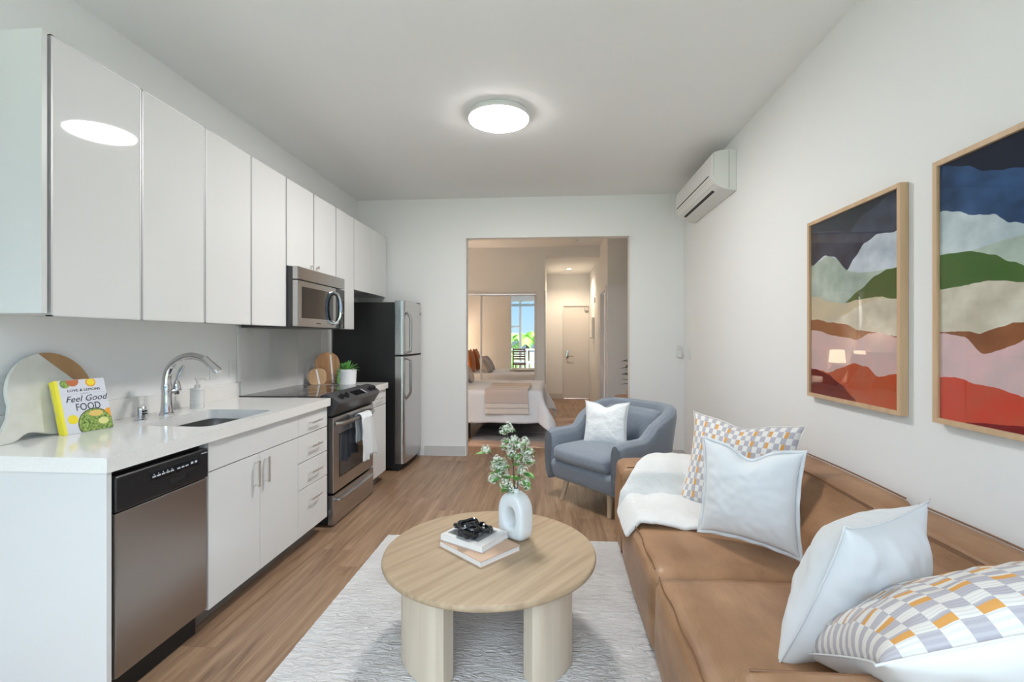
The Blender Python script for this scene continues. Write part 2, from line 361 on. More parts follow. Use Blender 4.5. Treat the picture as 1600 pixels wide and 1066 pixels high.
    def grid(s, f, nu, nv, uv=False, mx=None, mi=0, closed_u=False):
        b = bmesh.new(); g = [[b.verts.new(f(i/nu, j/nv)) for j in range(nv+1)] for i in range(nu if closed_u else nu+1)]
        lay = b.loops.layers.uv.new('UVMap') if uv else None
        for i in range(nu):
            for j in range(nv):
                i2 = (i+1) % nu if closed_u else i+1
                fc = b.faces.new((g[i][j], g[i2][j], g[i2][j+1], g[i][j+1]))
                if uv:
                    for l, (a, c) in zip(fc.loops, ((i, j), (i+1, j), (i+1, j+1), (i, j+1))): l[lay].uv = (a/nu, c/nv)
        return s.add(b, mx, mi)
    def fix(s, d=1e-5): bmesh.ops.remove_doubles(s.bm, verts=s.bm.verts, dist=d); bmesh.ops.recalc_face_normals(s.bm, faces=s.bm.faces); return s
    def build(s, name, mats, parent=None, world=True, ang=25, sub=0, solid=0, smooth=True):
        me = bpy.data.meshes.new(name); s.bm.to_mesh(me); s.bm.free()
        if parent is not None and world: me.transform(W_of(parent).inverted())
        if smooth:
            me.shade_smooth()
            if ang < 180: me.set_sharp_from_angle(angle=math.radians(ang))
        for m in (mats if isinstance(mats, (list, tuple)) else [mats]): me.materials.append(m)
        o = bpy.data.objects.new(name, me); COL.objects.link(o)
        if parent is not None: o.parent = parent
        if solid: md = o.modifiers.new('solidify', 'SOLIDIFY'); md.thickness = solid; md.offset = 0
        if smooth and ang < 180 and not sub: md = o.modifiers.new('normals', 'WEIGHTED_NORMAL'); md.keep_sharp = True; md.weight = 100
        if sub: md = o.modifiers.new('subsurf', 'SUBSURF'); md.levels = sub; md.render_levels = sub
        return o
def struct(name, mb, m, parent=None, label=None, cat=None, **k):
    o = mb.build(name, m, parent, **k)
    if parent is None: o['kind'] = 'structure'
    return tag(o, label, cat)
def copy_tree(o, parent=None):
    c = o.copy(); COL.objects.link(c); c.parent = parent
    for ch in list(o.children): copy_tree(ch, c)
    return c
def text_bm(txt, size, depth=.0004, shear=0, align='CENTER', sx_=1.0, space=1.0):
    cu = bpy.data.curves.new('txt', 'FONT'); cu.body = txt; cu.size = size; cu.extrude = depth; cu.shear = shear; cu.align_x = align; cu.resolution_u = 3; cu.space_character = space
    ob = bpy.data.objects.new('txt', cu); COL.objects.link(ob)
    bpy.context.view_layer.update()
    me = bpy.data.meshes.new_from_object(ob.evaluated_get(bpy.context.evaluated_depsgraph_get()))
    bpy.data.objects.remove(ob); bpy.data.curves.remove(cu)
    me.transform(Matrix.Diagonal((sx_, 1, 1, 1))); b = bmesh.new(); b.from_mesh(me); bpy.data.meshes.remove(me); return b
def frame_mx(o, x, y):
    """matrix whose local X,Y axes are world vectors x,y at origin o"""
    x = Vector(x).normalized(); y = Vector(y); y = (y-x*y.dot(x)).normalized(); z = x.cross(y)
    m = Matrix((x, y, z)).transposed().to_4x4(); m.translation = Vector(o); return m

# ------------------------------------------------------------------ the room shell
XL, XR, YB, H = -2.225, 1.428, 5.35, 2.905
YW = -1.0                       # window wall behind the camera
DX0, DX1, DZ = -.967, .853, 2.458   # opening to the bedroom
YM = 8.3; HX0, HX1 = -.12, .82; YE = 10.6; HH = 2.735; BL, BR = -2.35, 1.9
struct('floor', MB().box(-3.2, 2.6, YW-.02, 11.2, -.12, 0), M['floor'])
struct('ceiling', MB().box(-3.2, 2.6, YW-.05, YM+.0, H, H+.15), M['ceiling'])
struct('wall_left', MB().box(XL-.15, XL, YW-.05, YB, 0, H), M['wall'])
struct('wall_right', MB().box(XR, XR+.15, YW-.05, YB, 0, H), M['wall'])
struct('wall_back', MB().box(-3.0, DX0, YB, YB+.12, 0, H).box(DX1, 2.4, YB, YB+.12, 0, H).box(DX0, DX1, YB, YB+.12, DZ, H), M['wall'])
struct('trim_1', MB().box(DX0-.006, DX0+.004, YB-.004, YB+.124, 0, DZ+.006).box(DX1-.004, DX1+.006, YB-.004, YB+.124, 0, DZ+.006).box(DX0, DX1, YB-.004, YB+.124, DZ-.004, DZ+.006), M['wall'], label='thin white corner bead around the bedroom opening')
struct('baseboard_back', MB().box(-1.44, DX0-.006, YB-.014, YB, 0, .115, .003).box(DX1+.006, XR, YB-.014, YB, 0, .115, .003), M['trim'])
struct('baseboard_right', MB().box(XR-.014, XR, YW, YB-.014, 0, .115, .003), M['trim'])
# bedroom and hall
struct('wall_bedroom_left', MB().box(BL-.12, BL, YB+.12, YM, 0, H), M['wall2'])
struct('wall_bedroom_far', MB().box(-3.0, -2.30, YM, YM+.12, 0, H).box(-2.30, -.27, YM, YM+.12, 2.10, H).box(-.27, HX0, YM, YM+.12, 0, H).box(HX0, HX1, YM, YM+.12, HH, H), M['wall2'])
struct('wall_closet_inner', MB().box(-2.4, -.2, YM+.62, YM+.7, 0, H), M['wall2'])
struct('wall_hall_left', MB().box(HX0-.1, HX0, YM+.12, YE, 0, HH), M['wall2'])
CY0, CY1 = 7.30, 8.15     # louvred door in the hall's right wall
struct('wall_hall_right', MB().box(HX1, HX1+.12, CY1, YE+.1, 0, H).box(HX1, HX1+.12, CY0+.0, CY1, 2.11, H), M['wall2'])
struct('wall_bedroom_right', MB().box(HX1, BR+.12, 7.18, CY0, 0, H).box(BR, BR+.12, YB+.12, 7.18, 0, H), M['wall2'])
struct('wall_hall_end', MB().box(HX0-.1, .26, YE, YE+.12, 0, HH).box(.80, HX1+.1, YE, YE+.12, 0, HH).box(.26, .80, YE, YE+.12, 2.03, HH), M['wall2'])
struct('ceiling_hall', MB().box(HX0-.1, HX1+.1, YM+.12, YE+.12, HH, HH+.12), M['ceiling'])
struct('baseboard_hall', MB().box(HX0, .24, YE-.014, YE, 0, .11, .003), M['trim'])
# entry door
d = struct('door_1', MB().box(.262, .798, YE+.01, YE+.055, .008, 2.025, .002), M['doorp'], label='grey entry door at the end of the hall', cat='door')
MB().box(.235, .262, YE-.02, YE+.06, 0, 2.06, .003).box(.798, .82, YE-.02, YE+.06, 0, 2.06, .003).box(.262, .798, YE-.02, YE+.06, 2.028, 2.06, .003).build('door_frame', M['casing'], d)
hp = MB().box(.31, .365, YE-.012, YE+.01, .90, 1.06, .008).cyl((.337, YE-.012, 1.035), (.337, YE-.03, 1.035), .02).build('lock_plate', M['chrome'], d)
MB().cyl((.337, YE-.01, .94), (.337, YE-.06, .94), .012).cyl((.337, YE-.055, .94), (.46, YE-.055, .935), .009).build('lever', M['chrome'], hp)
MB().box(.70, .79, YE-.05, YE+.01, 1.93, 2.00, .006).build('door_closer', M['trim'], d)
# louvred bathroom door
d = struct('door_2', MB().box(HX1+.05, HX1+.085, CY0+.05, CY1-.05, .01, .75).box(HX1+.05, HX1+.085, CY0+.05, CY0+.13, .75, 2.06).box(HX1+.05, HX1+.085, CY1-.13, CY1-.05, .75, 2.06), M['doorp'], label='louvred door in the right hall wall', cat='door')
lv = MB()
for k in range(30):
    z = .80+k*.042
    lv.box(HX1+.045, HX1+.085, CY0+.13, CY1-.13, z, z+.03, mx=None)
lv.build('louvre_panel', M['doorp'], d)
MB().box(HX1-.02, HX1+.05, CY0-.0, CY0+.05, 0, 2.12, .003).box(HX1-.02, HX1+.05, CY1-.05, CY1, 0, 2.12, .003).box(HX1-.02, HX1+.05, CY0+.05, CY1-.05, 2.07, 2.12, .003).build('door_frame', M['casing'], d)
# mirrored closet doors
def mdoor(i, x0, x1, y, label):
    d = struct('door_%d' % i, MB().box(x0, x0+.022, y, y+.03, .02, 2.09, .002).box(x1-.022, x1, y, y+.03, .02, 2.09, .002).box(x0+.022, x1-.022, y, y+.03, 2.07, 2.09).box(x0+.022, x1-.022, y, y+.03, .02, .045), M['casing'], label=label, cat='mirrored door')
    MB().box(x0+.02, x1-.02, y+.012, y+.018, .04, 2.075).build('mirror_panel', M['mirror'], d)
mdoor(3, -2.25, -1.23, YM+.02, 'left sliding mirrored closet door behind the bed')
mdoor(4, -1.25, -.285, YM+.06, 'right sliding mirrored closet door behind the bed')
struct('trim_2', MB().box(-2.30, -.27, YM-.012, YM+.012, 2.095, 2.125, .002).box(-.285, -.262, YM-.012, YM+.1, 0, 2.10, .002), M['casing'], label='closet track trim')
struct('trim_3', MB().box(HX0-.004, HX0+.008, YM+.0, YM+.12, 0, 2.15), M['greyback'], label='dark edge of the closet partition')
# window wall behind the camera
def fr(mb, x0, x1, z0, z1, w, y0=YW-.06, y1=YW+.02):
    mb.box(x0, x0+w, y0, y1, z0, z1).box(x1-w, x1, y0, y1, z0, z1).box(x0+w, x1-w, y0, y1, z0, z0+w).box(x0+w, x1-w, y0, y1, z1-w, z1)
    return mb
struct('wall_window', MB().box(XL-.15, XR+.15, YW-.12, YW, 2.72, H).box(XL-.15, XL+.04, YW-.12, YW, 0, 2.72).box(XR-.04, XR+.15, YW-.12, YW, 0, 2.72), M['wall'])
xs = [XL+.04, -1.17, -.02, .68, XR-.04]
for i, (a, b_) in enumerate(zip(xs, xs[1:])):
    mb = fr(MB(), a, b_, 0.0, 2.72, .045)
    if i == 0: mb.box(a+.045, b_-.045, YW-.06, YW+.02, 1.73, 1.79)
    w = struct('window_%d' % (i+1), mb, M['rail'], label='tall white framed window pane %s' % ('with opening top light', 'of the balcony door', 'beside the balcony door', 'nearest the sofa')[i], cat='window')
    MB().box(a+.045, b_-.045, YW-.022, YW-.016, .045, 2.675).build('pane', M['glass'], w)
struct('trim_4', MB().box(XL+.04, XR-.04, YW+.02, YW+.07, 2.5, 2.60, .01), M['blind'], label='rolled pale blue blind above the window')
struct('floor_balcony', MB().box(-2.6, 1.9, YW-1.75, YW-.02, -.10, -.02), M['deck'])
# balcony railing
rl = thing('balcony_railing', 'white metal balcony railing outside the window, seen in the mirror', 'railing', (0, YW-1.65, -.02))
MB().box(-2.6, 1.9, YW-1.68, YW-1.62, .84, .90, .005).build('top_rail', M['rail'], rl)
for x in (-2.5, -1.75, -1.0, -.25, .5, 1.25): MB().box(x-.02, x+.02, YW-1.67, YW-1.63, -.02, .84).build('post', M['rail'], rl)
MB().box(-2.58, 1.88, YW-1.655, YW-1.645, .05, .80).build('glass_panel', M['glass'], rl)
# slatted balcony chair
def slat_chair(x, y, rz):
    c = thing('slatted_chair', 'brown slatted wooden chair with white seat pad by the window, seen in the mirror', 'chair', (x, y, 0), rz)
    for k in range(5): MB().box(-.22, .22, -.02, .0, .56+k*.085, .61+k*.085, .004).build('back_slat', M['deckwood'], c, world=False)
    MB().box(-.23, -.19, -.03, .01, 0, .97, .004).build('back_post', M['deckwood'], c, world=False)
    MB().box(.19, .23, -.03, .01, 0, .97, .004).build('back_post', M['deckwood'], c, world=False)
    MB().box(-.19, -.15, -.45, -.41, 0, .40).build('leg', M['deckwood'], c, world=False)
    MB().box(.15, .19, -.45, -.41, 0, .40).build('leg', M['deckwood'], c, world=False)
    MB().box(-.22, .22, -.46, -.02, .36, .41, .005).build('seat', M['deckwood'], c, world=False)
    MB().rbox(-.21, .21, -.44, -.05, .41, .47, .025, 6, (0, 0, .01)).build('seat_pad', M['whitefab'], c, world=False)
slat_chair(-1.18, -.43, .05)
t_ = thing('patio_table', 'small white balcony table, seen in the mirror', 'table', (-.86, -1.85, -.02))
MB().cyl((-.86, -1.85, .38), (-.86, -1.85, .42), .24, n=32).build('tabletop', M['rail'], t_)
for a in range(3): MB().cyl((-.86+.16*math.cos(a*2.1), -1.85+.16*math.sin(a*2.1), -.02), (-.86+.1*math.cos(a*2.1), -1.85+.1*math.sin(a*2.1), .38), .012).build('leg', M['rail'], t_)
# greenery beyond the railing
def frond(mb, o, d, L_, droop, n=9, w=.5):
    o = Vector(o); d = Vector(d).normalized(); pts = []
    for k in range(13):
        t = k/12; pts.append(o+d*L_*t+Vector((0, 0, -droop*t*t)))
    mb.tube(pts, [.02*(1-k/14) for k in range(13)], 5)
    for k in range(1, 13):
        p = pts[k]; tn = (pts[k]-pts[k-1]).normalized(); sd = tn.cross(Vector((0, 0, 1))).normalized()
        for sgn in (-1, 1):
            for q in range(2):
                pp = p-tn*q*L_/26; L2 = w*L_*(1-.6*abs(k/12-.4)); e_ = pp+sd*sgn*L2*.75+tn*L2*.45+Vector((0, 0, -L2*.45)); wd = tn*.03
                b = bmesh.new(); vs = [b.verts.new(pp-wd), b.verts.new(pp+wd), b.verts.new((pp+e_)/2+wd*.9+Vector((0, 0, .03))), b.verts.new(e_), b.verts.new((pp+e_)/2-wd*.9+Vector((0, 0, .03)))]
                b.faces.new(vs); mb.add(b)
def palm(x, y, z, h, label, seed):
    random.seed(seed)
    p = thing('palm_tree', label, 'palm', (x, y, z))
    MB().tube([(x, y, z), (x+.05, y, z+h*.5), (x+.02, y, z+h)], [.14, .11, .09], 10).build('trunk', M['stem'], p)
    for k in range(13):
        a = k*2.4+random.random()*.4; el_ = .3+.9*random.random()
        mb = MB(); frond(mb, (x+.02, y, z+h), (math.cos(a)*math.cos(el_), math.sin(a)*math.cos(el_), math.sin(el_)), 1.7+.3*random.random(), 1.3, w=.32)
        mb.build('frond', M['palm'], p, ang=180)
palm(-1.25, -7.6, -2.6, 3.7, 'green palm tree beyond the balcony railing, seen in the mirror', 3)
for i, (x, y, sd, lb) in enumerate(((-1.95, -3.3, 1, 'tall light green reed clump at the left of the mirror view'), (-3.5, -4.3, 2, 'reed clump standing behind the tall one beyond the railing'), (-.55, -3.7, 4, 'bright green shrub behind the balcony table in the mirror'), (-1.55, -4.9, 7, 'green shrub between the reeds and the palm, beyond the railing'))):
    random.seed(sd); mb = MB(); hh = (3.9, 3.8, 3.1, 3.3)[i]
    for k in range(240):
        a = random.random()*6.28; r = random.random()**.5*.5; L_ = hh*(.55+.45*random.random()); lean = .3*random.random()
        bx, by = x+r*math.cos(a), y+r*math.sin(a)
        b = bmesh.new(); w_ = .03+.02*random.random(); ta = random.random()*6.28; wx, wy = w_*math.cos(ta), w_*math.sin(ta)
        pr = None
        for q in range(5):
            t = q/4; c_ = Vector((bx+lean*math.cos(a)*t*t, by+lean*math.sin(a)*t*t, -2.6+L_*t)); ww = (1-t)*.9+.05
            v = (b.verts.new(c_+Vector((wx, wy, 0))*ww), b.verts.new(c_-Vector((wx, wy, 0))*ww))
            if pr: b.faces.new((pr[0], pr[1], v[1], v[0]))
            pr = v
        mb.add(b)
    tag(mb.build('leafy_shrub', M['palm'], ang=180), lb, 'plant')
struct('ground', MB().box(-60, 60, -120, YW-1.75, -2.7, -2.6), mat('distant_pavement', (.15, .18, .12), .8))

# ------------------------------------------------------------------ kitchen: wall cabinets
XU = -1.867; UZ0, UZ1 = 1.425, 2.465
DY = [1.655, 2.055, 2.455, 2.855, 3.25, 3.64, 4.03, 4.41]
def wdoor(p, y0, y1, z0, z1, edge=True, knob=None):
    dr = MB().box(XU-.02, XU, y0+.003, y1-.003, z0, z1, .0015).build('door', M['cab'], p)
    if edge:
        w = .007
        MB().box(XU-.021, XU+.0015, y0+.002, y0+.002+w, z0-.001, z1+.001).box(XU-.021, XU+.0015, y1-.002-w, y1-.002, z0-.001, z1+.001).box(XU-.021, XU+.0015, y0+.002, y1-.002, z1-w*.5, z1+.001).box(XU-.021, XU+.0015, y0+.002, y1-.002, z0-.001, z0+w*.5).build('edge_trim', M['alu'], dr)
    if knob:
        MB().cyl((XU, knob, z0+.045), (XU+.02, knob, z0+.045), .005, n=16).cyl((XU+.018, knob, z0+.045), (XU+.026, knob, z0+.045), .011, n=16).build('knob', M['nickel'], dr)
def wcab(y0, y1, z0, z1, doors, label, edge=True, knobs=None):
    p = thing('wall_cabinet', label, 'cabinet', (XL, (y0+y1)/2, z0), group='white wall cabinets')
    zb = z0
    MB().box(XL+.002, XU-.022, y0, y1, zb, z1, .001).build('body', M['cabm'], p)
    n = len(doors)
    for i, (a, b_) in enumerate(doors): wdoor(p, a, b_, z0-.012 if z0 < 1.5 else z0, z1, edge, knobs[i] if knobs else None)
    return p
wcab(DY[0]-.01, DY[2], UZ0, UZ1, [(DY[0], DY[1]), (DY[1], DY[2])], 'tall gloss white wall cabinet nearest the camera, with ceiling light reflected in its door')
wcab(DY[2], DY[4]-.002, UZ0, UZ1, [(DY[2], DY[3]), (DY[3], DY[4])], 'tall gloss white wall cabinet left of the microwave, above the faucet')
wcab(DY[4], DY[6], 1.845, UZ1, [(DY[4], DY[5]), (DY[5], DY[6])], 'short gloss white two-door wall cabinet directly above the microwave', knobs=[DY[5]-.045, DY[5]+.045])
wcab(DY[6]+.002, DY[7], UZ0, UZ1, [(DY[6], DY[7])], 'narrow gloss white wall cabinet between the microwave and the refrigerator')
p = wcab(DY[7]+.002, 5.30, 1.79, UZ1, [(DY[7]+.004, 4.85), (4.85, 5.296)], 'short white wall cabinet above the refrigerator', edge=False)
ep = MB().box(XL+.002, XU+.002, DY[0]-.032, DY[0]-.012, UZ0-.003, UZ1+.003, .001)
tag(ep.build('cabinet_end_panel', M['cabm']), 'white end panel on the near side of the wall cabinets', 'panel')

# ------------------------------------------------------------------ microwave
p = thing('microwave', 'stainless steel over-the-range microwave with black window and curved handle', 'microwave', (XL, 3.64, 1.41))
MX = -1.785; a, b_ = 3.256, 4.024
MB().box(XL+.02, MX-.04, a, b_, 1.405, 1.84, .004).build('body', M['darkgrey'], p)
MB().box(MX-.04, MX, a, b_, 1.748, 1.84, .006).build('vent_panel', M['steelh'], p)
dr = MB().box(MX-.04, MX, a, a+.60, 1.412, 1.742, .006).build('door', M['steelh'], p)
MB().box(MX-.002, MX+.002, a+.055, a+.545, 1.475, 1.70, .001).build('window', M['blackglass'], dr)
MB().tube([(MX+.002, a+.555, 1.70), (MX+.035, a+.552, 1.685), (MX+.052, a+.55, 1.64), (MX+.056, a+.55, 1.575), (MX+.052, a+.55, 1.51), (MX+.035, a+.552, 1.465), (MX+.002, a+.555, 1.45)], .012, 12, flat=1.5).build('handle', M['chrome'], dr)
cp = MB().box(MX-.04, MX-.001, a+.603, b_, 1.412, 1.742, .004).build('control_panel', M['blackglass'], p)
mb = MB()
for r in range(6):
    for c in range(3): mb.box(MX-.002, MX+.0005, a+.635+c*.038, a+.657+c*.038, 1.45+r*.032, 1.462+r*.032)
mb.build('buttons', M['darkgrey'], cp)
mb = MB()
for k in range(9): mb.box(MX, MX+.0008, a+.27+k*.008, a+.275+k*.008, 1.438, 1.445 + (.002 if k % 3 == 0 else 0))
mb.build('maker_mark', M['darkgrey'], dr)

# ------------------------------------------------------------------ base units
XC = -1.552          # cabinet fronts
XP = -1.532          # worktop edge
CT, CB = .915, .862
def bar_handle(parent, p0, p1, out=.028, r=.0055, name='handle', wide=.012):
    p0 = Vector(p0); p1 = Vector(p1); d = (p1-p0).normalized(); X = Vector((out, 0, 0)); mb = MB()
    if abs(d.z) > .5: mb.box(p0.x+out-.006, p0.x+out, p0.y-wide/2, p0.y+wide/2, min(p0.z, p1.z), max(p0.z, p1.z), .002)
    else: mb.box(p0.x+out-.006, p0.x+out, p0.y, p1.y, p0.z-wide/2, p0.z+wide/2, .002)
    for q in (p0+d*.012, p1-d*.012): mb.cyl(q, q+X*.9, .004, n=16)
    return mb.build(name, M['nickel'], parent)
tag(MB().box(XL+.002, XC+.012, 1.553, 1.572, 0, CB-.001, .001).build('end_panel', M['cabl']), 'white end panel of the base cabinets, left of the dishwasher', 'panel')
# dishwasher
p = thing('dishwasher', 'stainless steel dishwasher with black control panel, under the white countertop', 'dishwasher', (-1.9, 1.82, 0))
DW0, DW1 = 1.586, 2.046
MB().box(XL+.05, XC-.035, DW0, DW1, .10, .855, .003).build('tub', M['blackm'], p)
MB().box(-1.60, XC+.008, DW0+.004, DW1, .115, .705, .008).build('door', M['steeldw'], p)
cp = MB().box(-1.60, XC+.014, DW0, DW1, .708, .838, .010, 3).build('control_panel', M['black'], p)
MB().box(XC+.010, XC+.0155, DW0+.145, DW0+.40, .775, .815, .002).build('display_strip', M['blackglass'], cp)
mb = MB()
for k in range(5): mb.box(XC+.0155, XC+.0160, DW0+.155+k*.022, DW0+.172+k*.022, .790, .796).box(XC+.0155, XC+.0160, DW0+.16+k*.022, DW0+.164+k*.022, .799, .803)
for k in range(3): mb.box(XC+.0155, XC+.0160, DW0+.278+k*.022, DW0+.294+k*.022, .790, .796)
for k in range(2): mb.box(XC+.0155, XC+.0160, DW0+.352+k*.022, DW0+.366+k*.022, .792, .801)
mb.build('button_markings', M['markgrey'], cp)
MB().box(XC+.0125, XC+.0150, DW0+.24, DW0+.335, .738, .765, .004).build('pocket_handle', M['blackm'], cp)
mb = MB()
for k in range(5): mb.box(XC+.0135, XC+.015, DW0+.06, DW0+.095, .775+k*.008, .778+k*.008)
mb.build('vent_grille', M['blackm'], cp)
MB().box(XC+.0138, XC+.0146, DW0+.415, DW0+.45, .819, .823).build('maker_mark', M['markgrey'], cp)
MB().box(-1.64, -1.60, DW0+.004, DW1, .0, .11, .002).build('kick_plate', M['blackm'], p)
# sink cabinet
def base_cab(y0, y1, name, label, cat='cabinet'):
    p = thing(name, label, cat, (-1.9, (y0+y1)/2, 0), group='white base cabinets')
    MB().box(XL+.002, XC-.02, y0+.001, y1-.001, .105, CB-.001 if name != 'sink_cabinet' else .66).build('body', M['cabl'], p)
    MB().box(-1.66, -1.64, y0+.001, y1-.001, .0, .105).build('toe_kick', M['greyback'], p)
    return p
def front(p, name, y0, y1, z0, z1):
    return MB().box(XC-.019, XC, y0+.0015, y1-.0015, z0+.0015, z1-.0015, .001).build(name, M['cab'], p)
p = base_cab(2.062, 2.835, 'sink_cabinet', 'white two-door base cabinet under the sink')
MB().box(-1.596, XC-.019, 2.063, 2.834, .66, CB-.001).build('front_rail', M['cabl'], p)
MB().box(XL+.002, -2.1, 2.063, 2.834, .66, CB-.001).build('back_rail', M['cabl'], p)
front(p, 'false_front', 2.062, 2.835, .722, .858)
d1 = front(p, 'door', 2.062, 2.4485, .095, .720); bar_handle(d1, (XC, 2.405, .55), (XC, 2.405, .69), wide=.02)
d2 = front(p, 'door', 2.4485, 2.835, .095, .720); bar_handle(d2, (XC, 2.492, .55), (XC, 2.492, .69), wide=.02)
p = base_cab(2.835, 3.215, 'drawer_cabinet', 'white base cabinet with a stack of four drawers, left of the range')
for z0, z1 in ((.722, .858), (.555, .720), (.388, .553), (.095, .386)):
    d1 = front(p, 'drawer', 2.835, 3.215, z0, z1); zc = (z0+z1)/2 if z1 > .4 else .30
    bar_handle(d1, (XC, 2.96, zc), (XC, 3.10, zc))
p = base_cab(4.05, 4.39, 'base_cabinet', 'narrow white base cabinet between the range and the refrigerator')
d1 = front(p, 'drawer', 4.05, 4.39, .722, .858); bar_handle(d1, (XC, 4.12, .79), (XC, 4.30, .79))
front(p, 'door', 4.05, 4.39, .095, .720)
# worktops
SX0, SX1, SY0, SY1 = -1.99, -1.60, 2.13, 2.66
ct = MB()
def sinkhole(mb):
    # worktop polygon ring around a rounded sink cut-out
    o = [(XL+.002, 1.546), (XP, 1.546), (XP, 3.225), (XL+.002, 3.225)]
    r = .05; hole = []
    for cx_, cy_, a0 in ((SX1-r, SY1-r, 0), (SX0+r, SY1-r, 90), (SX0+r, SY0+r, 180), (SX1-r, SY0+r, 270)):
        for k in range(6): an = math.radians(a0+18*k); hole.append((cx_+r*math.cos(an), cy_+r*math.sin(an)))
    b = bmesh.new()
    ov = [b.verts.new((x, y, CT)) for x, y in o]; hv = [b.verts.new((x, y, CT)) for x, y in hole]
    es = [b.edges.new((ov[i], ov[(i+1) % 4])) for i in range(4)]+[b.edges.new((hv[i], hv[(i+1) % len(hv)])) for i in range(len(hv))]
    bmesh.ops.triangle_fill(b, use_beauty=True, edges=es)
    # drop any triangle inside the hole
    dl = [f for f in b.faces if SX0+.02 < f.calc_center_median().x < SX1-.02 and SY0+.02 < f.calc_center_median().y < SY1-.02 and all(v in hv for v in f.verts)]
    bmesh.ops.delete(b, geom=dl, context='FACES_ONLY')
    fs = b.faces[:]; r_ = bmesh.ops.extrude_face_region(b, geom=fs)
    bmesh.ops.translate(b, verts=[g for g in r_['geom'] if isinstance(g, bmesh.types.BMVert)], vec=(0, 0, CB-CT))
    bmesh.ops.recalc_face_normals(b, faces=b.faces)
    mb.add(b)
sinkhole(ct)
cto = tag(ct.build('countertop', M['quartz'], ang=30), 'white quartz countertop with the sink cut into it, left of the range', 'countertop')
MB().box(XL+.002, XL+.018, 1.546, 3.225, CT, 1.018, .002).build('upstand', M['quartz'], cto)
tag(MB().box(XL+.002, XP, 4.032, 4.40, CB, CT, .002).build('countertop', M['quartz']), 'short piece of white quartz countertop right of the range', 'countertop')
bs = tag(MB().box(XL+.002, XL+.012, 3.27, 4.04, CT, 1.405, .001).box(XL+.002, XL+.012, 4.045, 4.46, CT, 1.405, .001).build('backsplash_panel', M['cab']), 'glossy white backsplash panel behind the range', 'backsplash')
MB().box(XL+.002, XL+.014, 3.235, 3.268, CT+.105, 1.41, .001).build('edge_strip', M['cab'], bs)
# sink
p = thing('sink', 'stainless steel undermount sink set into the white countertop', 'sink', ((SX0+SX1)/2, (SY0+SY1)/2, .68))
def sink_f(u, v):
    # u around, v from rim down to centre
    prof = [(0, 0), (0, -.02), (.004, -.15), (.03, -.17), (.19, -.178)]
    t = v*(len(prof)-1); i = min(int(t), len(prof)-2); f = t-i
    ins = prof[i][0]*(1-f)+prof[i+1][0]*f; z = prof[i][1]*(1-f)+prof[i+1][1]*f
    hx = (SX1-SX0)/2+.004-ins; hy = (SY1-SY0)/2+.004-ins*1.3; a = 2*PI*u; ex = 6 if ins < .05 else 4
    c_, s_ = math.cos(a), math.sin(a); k = (abs(c_)**ex+abs(s_)**ex)**(-1/ex)
    return ((SX0+SX1)/2+hx*c_*k, (SY0+SY1)/2+hy*s_*k, CB-.0015+z)
MB().grid(sink_f, 64, 20, closed_u=True).fix().build('basin', M['steeld'], p, ang=60)
MB().cyl(((SX0+SX1)/2, (SY0+SY1)/2, CB-.182), ((SX0+SX1)/2, (SY0+SY1)/2, CB-.176), .045, n=32).build('drain', M['chrome'], p)
# faucet
fx, fy = -2.085, 2.455
p = thing('faucet', 'chrome pull-down kitchen faucet with high arched spout behind the sink', 'faucet', (fx, fy, CT))
MB().lathe([(0, 0), (.036, 0), (.036, .008), (.030, .015), (.026, .05), (.024, .11), (.027, .135), (.027, .15), (.024, .165), (.02, .17), (0, .17)], (fx, fy, CT)).build('base', M['chrome'], p)
ar = []
for k in range(15):
    a = PI-k/14*PI*.80
    ar.append((fx+.135+.135*math.cos(a)-.012+.012, fy+.012*k/14, CT+.19+.128*math.sin(a)*1.0))
ar = [(fx, fy, CT+.15)]+ar
MB().tube(ar, [.022, .0215]+[.021-.003*k/14 for k in range(14)], 16).build('spout', M['chrome'], p)
hx_, hz_ = ar[-1][0], ar[-1][2]
MB().tube([(hx_-.035, fy+.01, hz_+.045), (hx_-.006, fy+.012, hz_+.012), (hx_+.028, fy+.014, hz_-.02), (hx_+.045, fy+.015, hz_-.036)], [.018, .021, .026, .024], 16, flat=.8).build('spray_head', M['chrome'], p)
hb = MB().lathe([(0, -.03), (.014, -.026), (.022, 0), (.018, .03), (.008, .055), (0, .06)], (0, 0, 0), 20, mx=Matrix.Translation((fx+.012, fy+.055, CT+.13))).cyl((fx, fy+.01, CT+.12), (fx+.01, fy+.05, CT+.125), .014).build('valve', M['chrome'], p)
MB().tube([(fx+.012, fy+.055, CT+.16), (fx+.012, fy+.062, CT+.20), (fx+.02, fy+.07, CT+.235), (fx+.035, fy+.078, CT+.262)], [.010, .009, .012, .008], 12, flat=.6).build('lever', M['chrome'], hb)
# air gap
p = tag(MB().lathe([(0, 0), (.026, 0), (.026, .004), (.021, .008), (.021, .05), (.0205, .062), (.017, .068), (0, .069)], (-2.07, 2.275, CT)).build('air_gap', M['chrome']), 'small chrome cylindrical air gap on the counter left of the faucet', 'air gap')
MB().box(-2.062, -2.046, 2.262, 2.288, CT+.03, CT+.036).box(-2.062, -2.046, 2.262, 2.288, CT+.044, CT+.050).build('slots', M['blackm'], p)
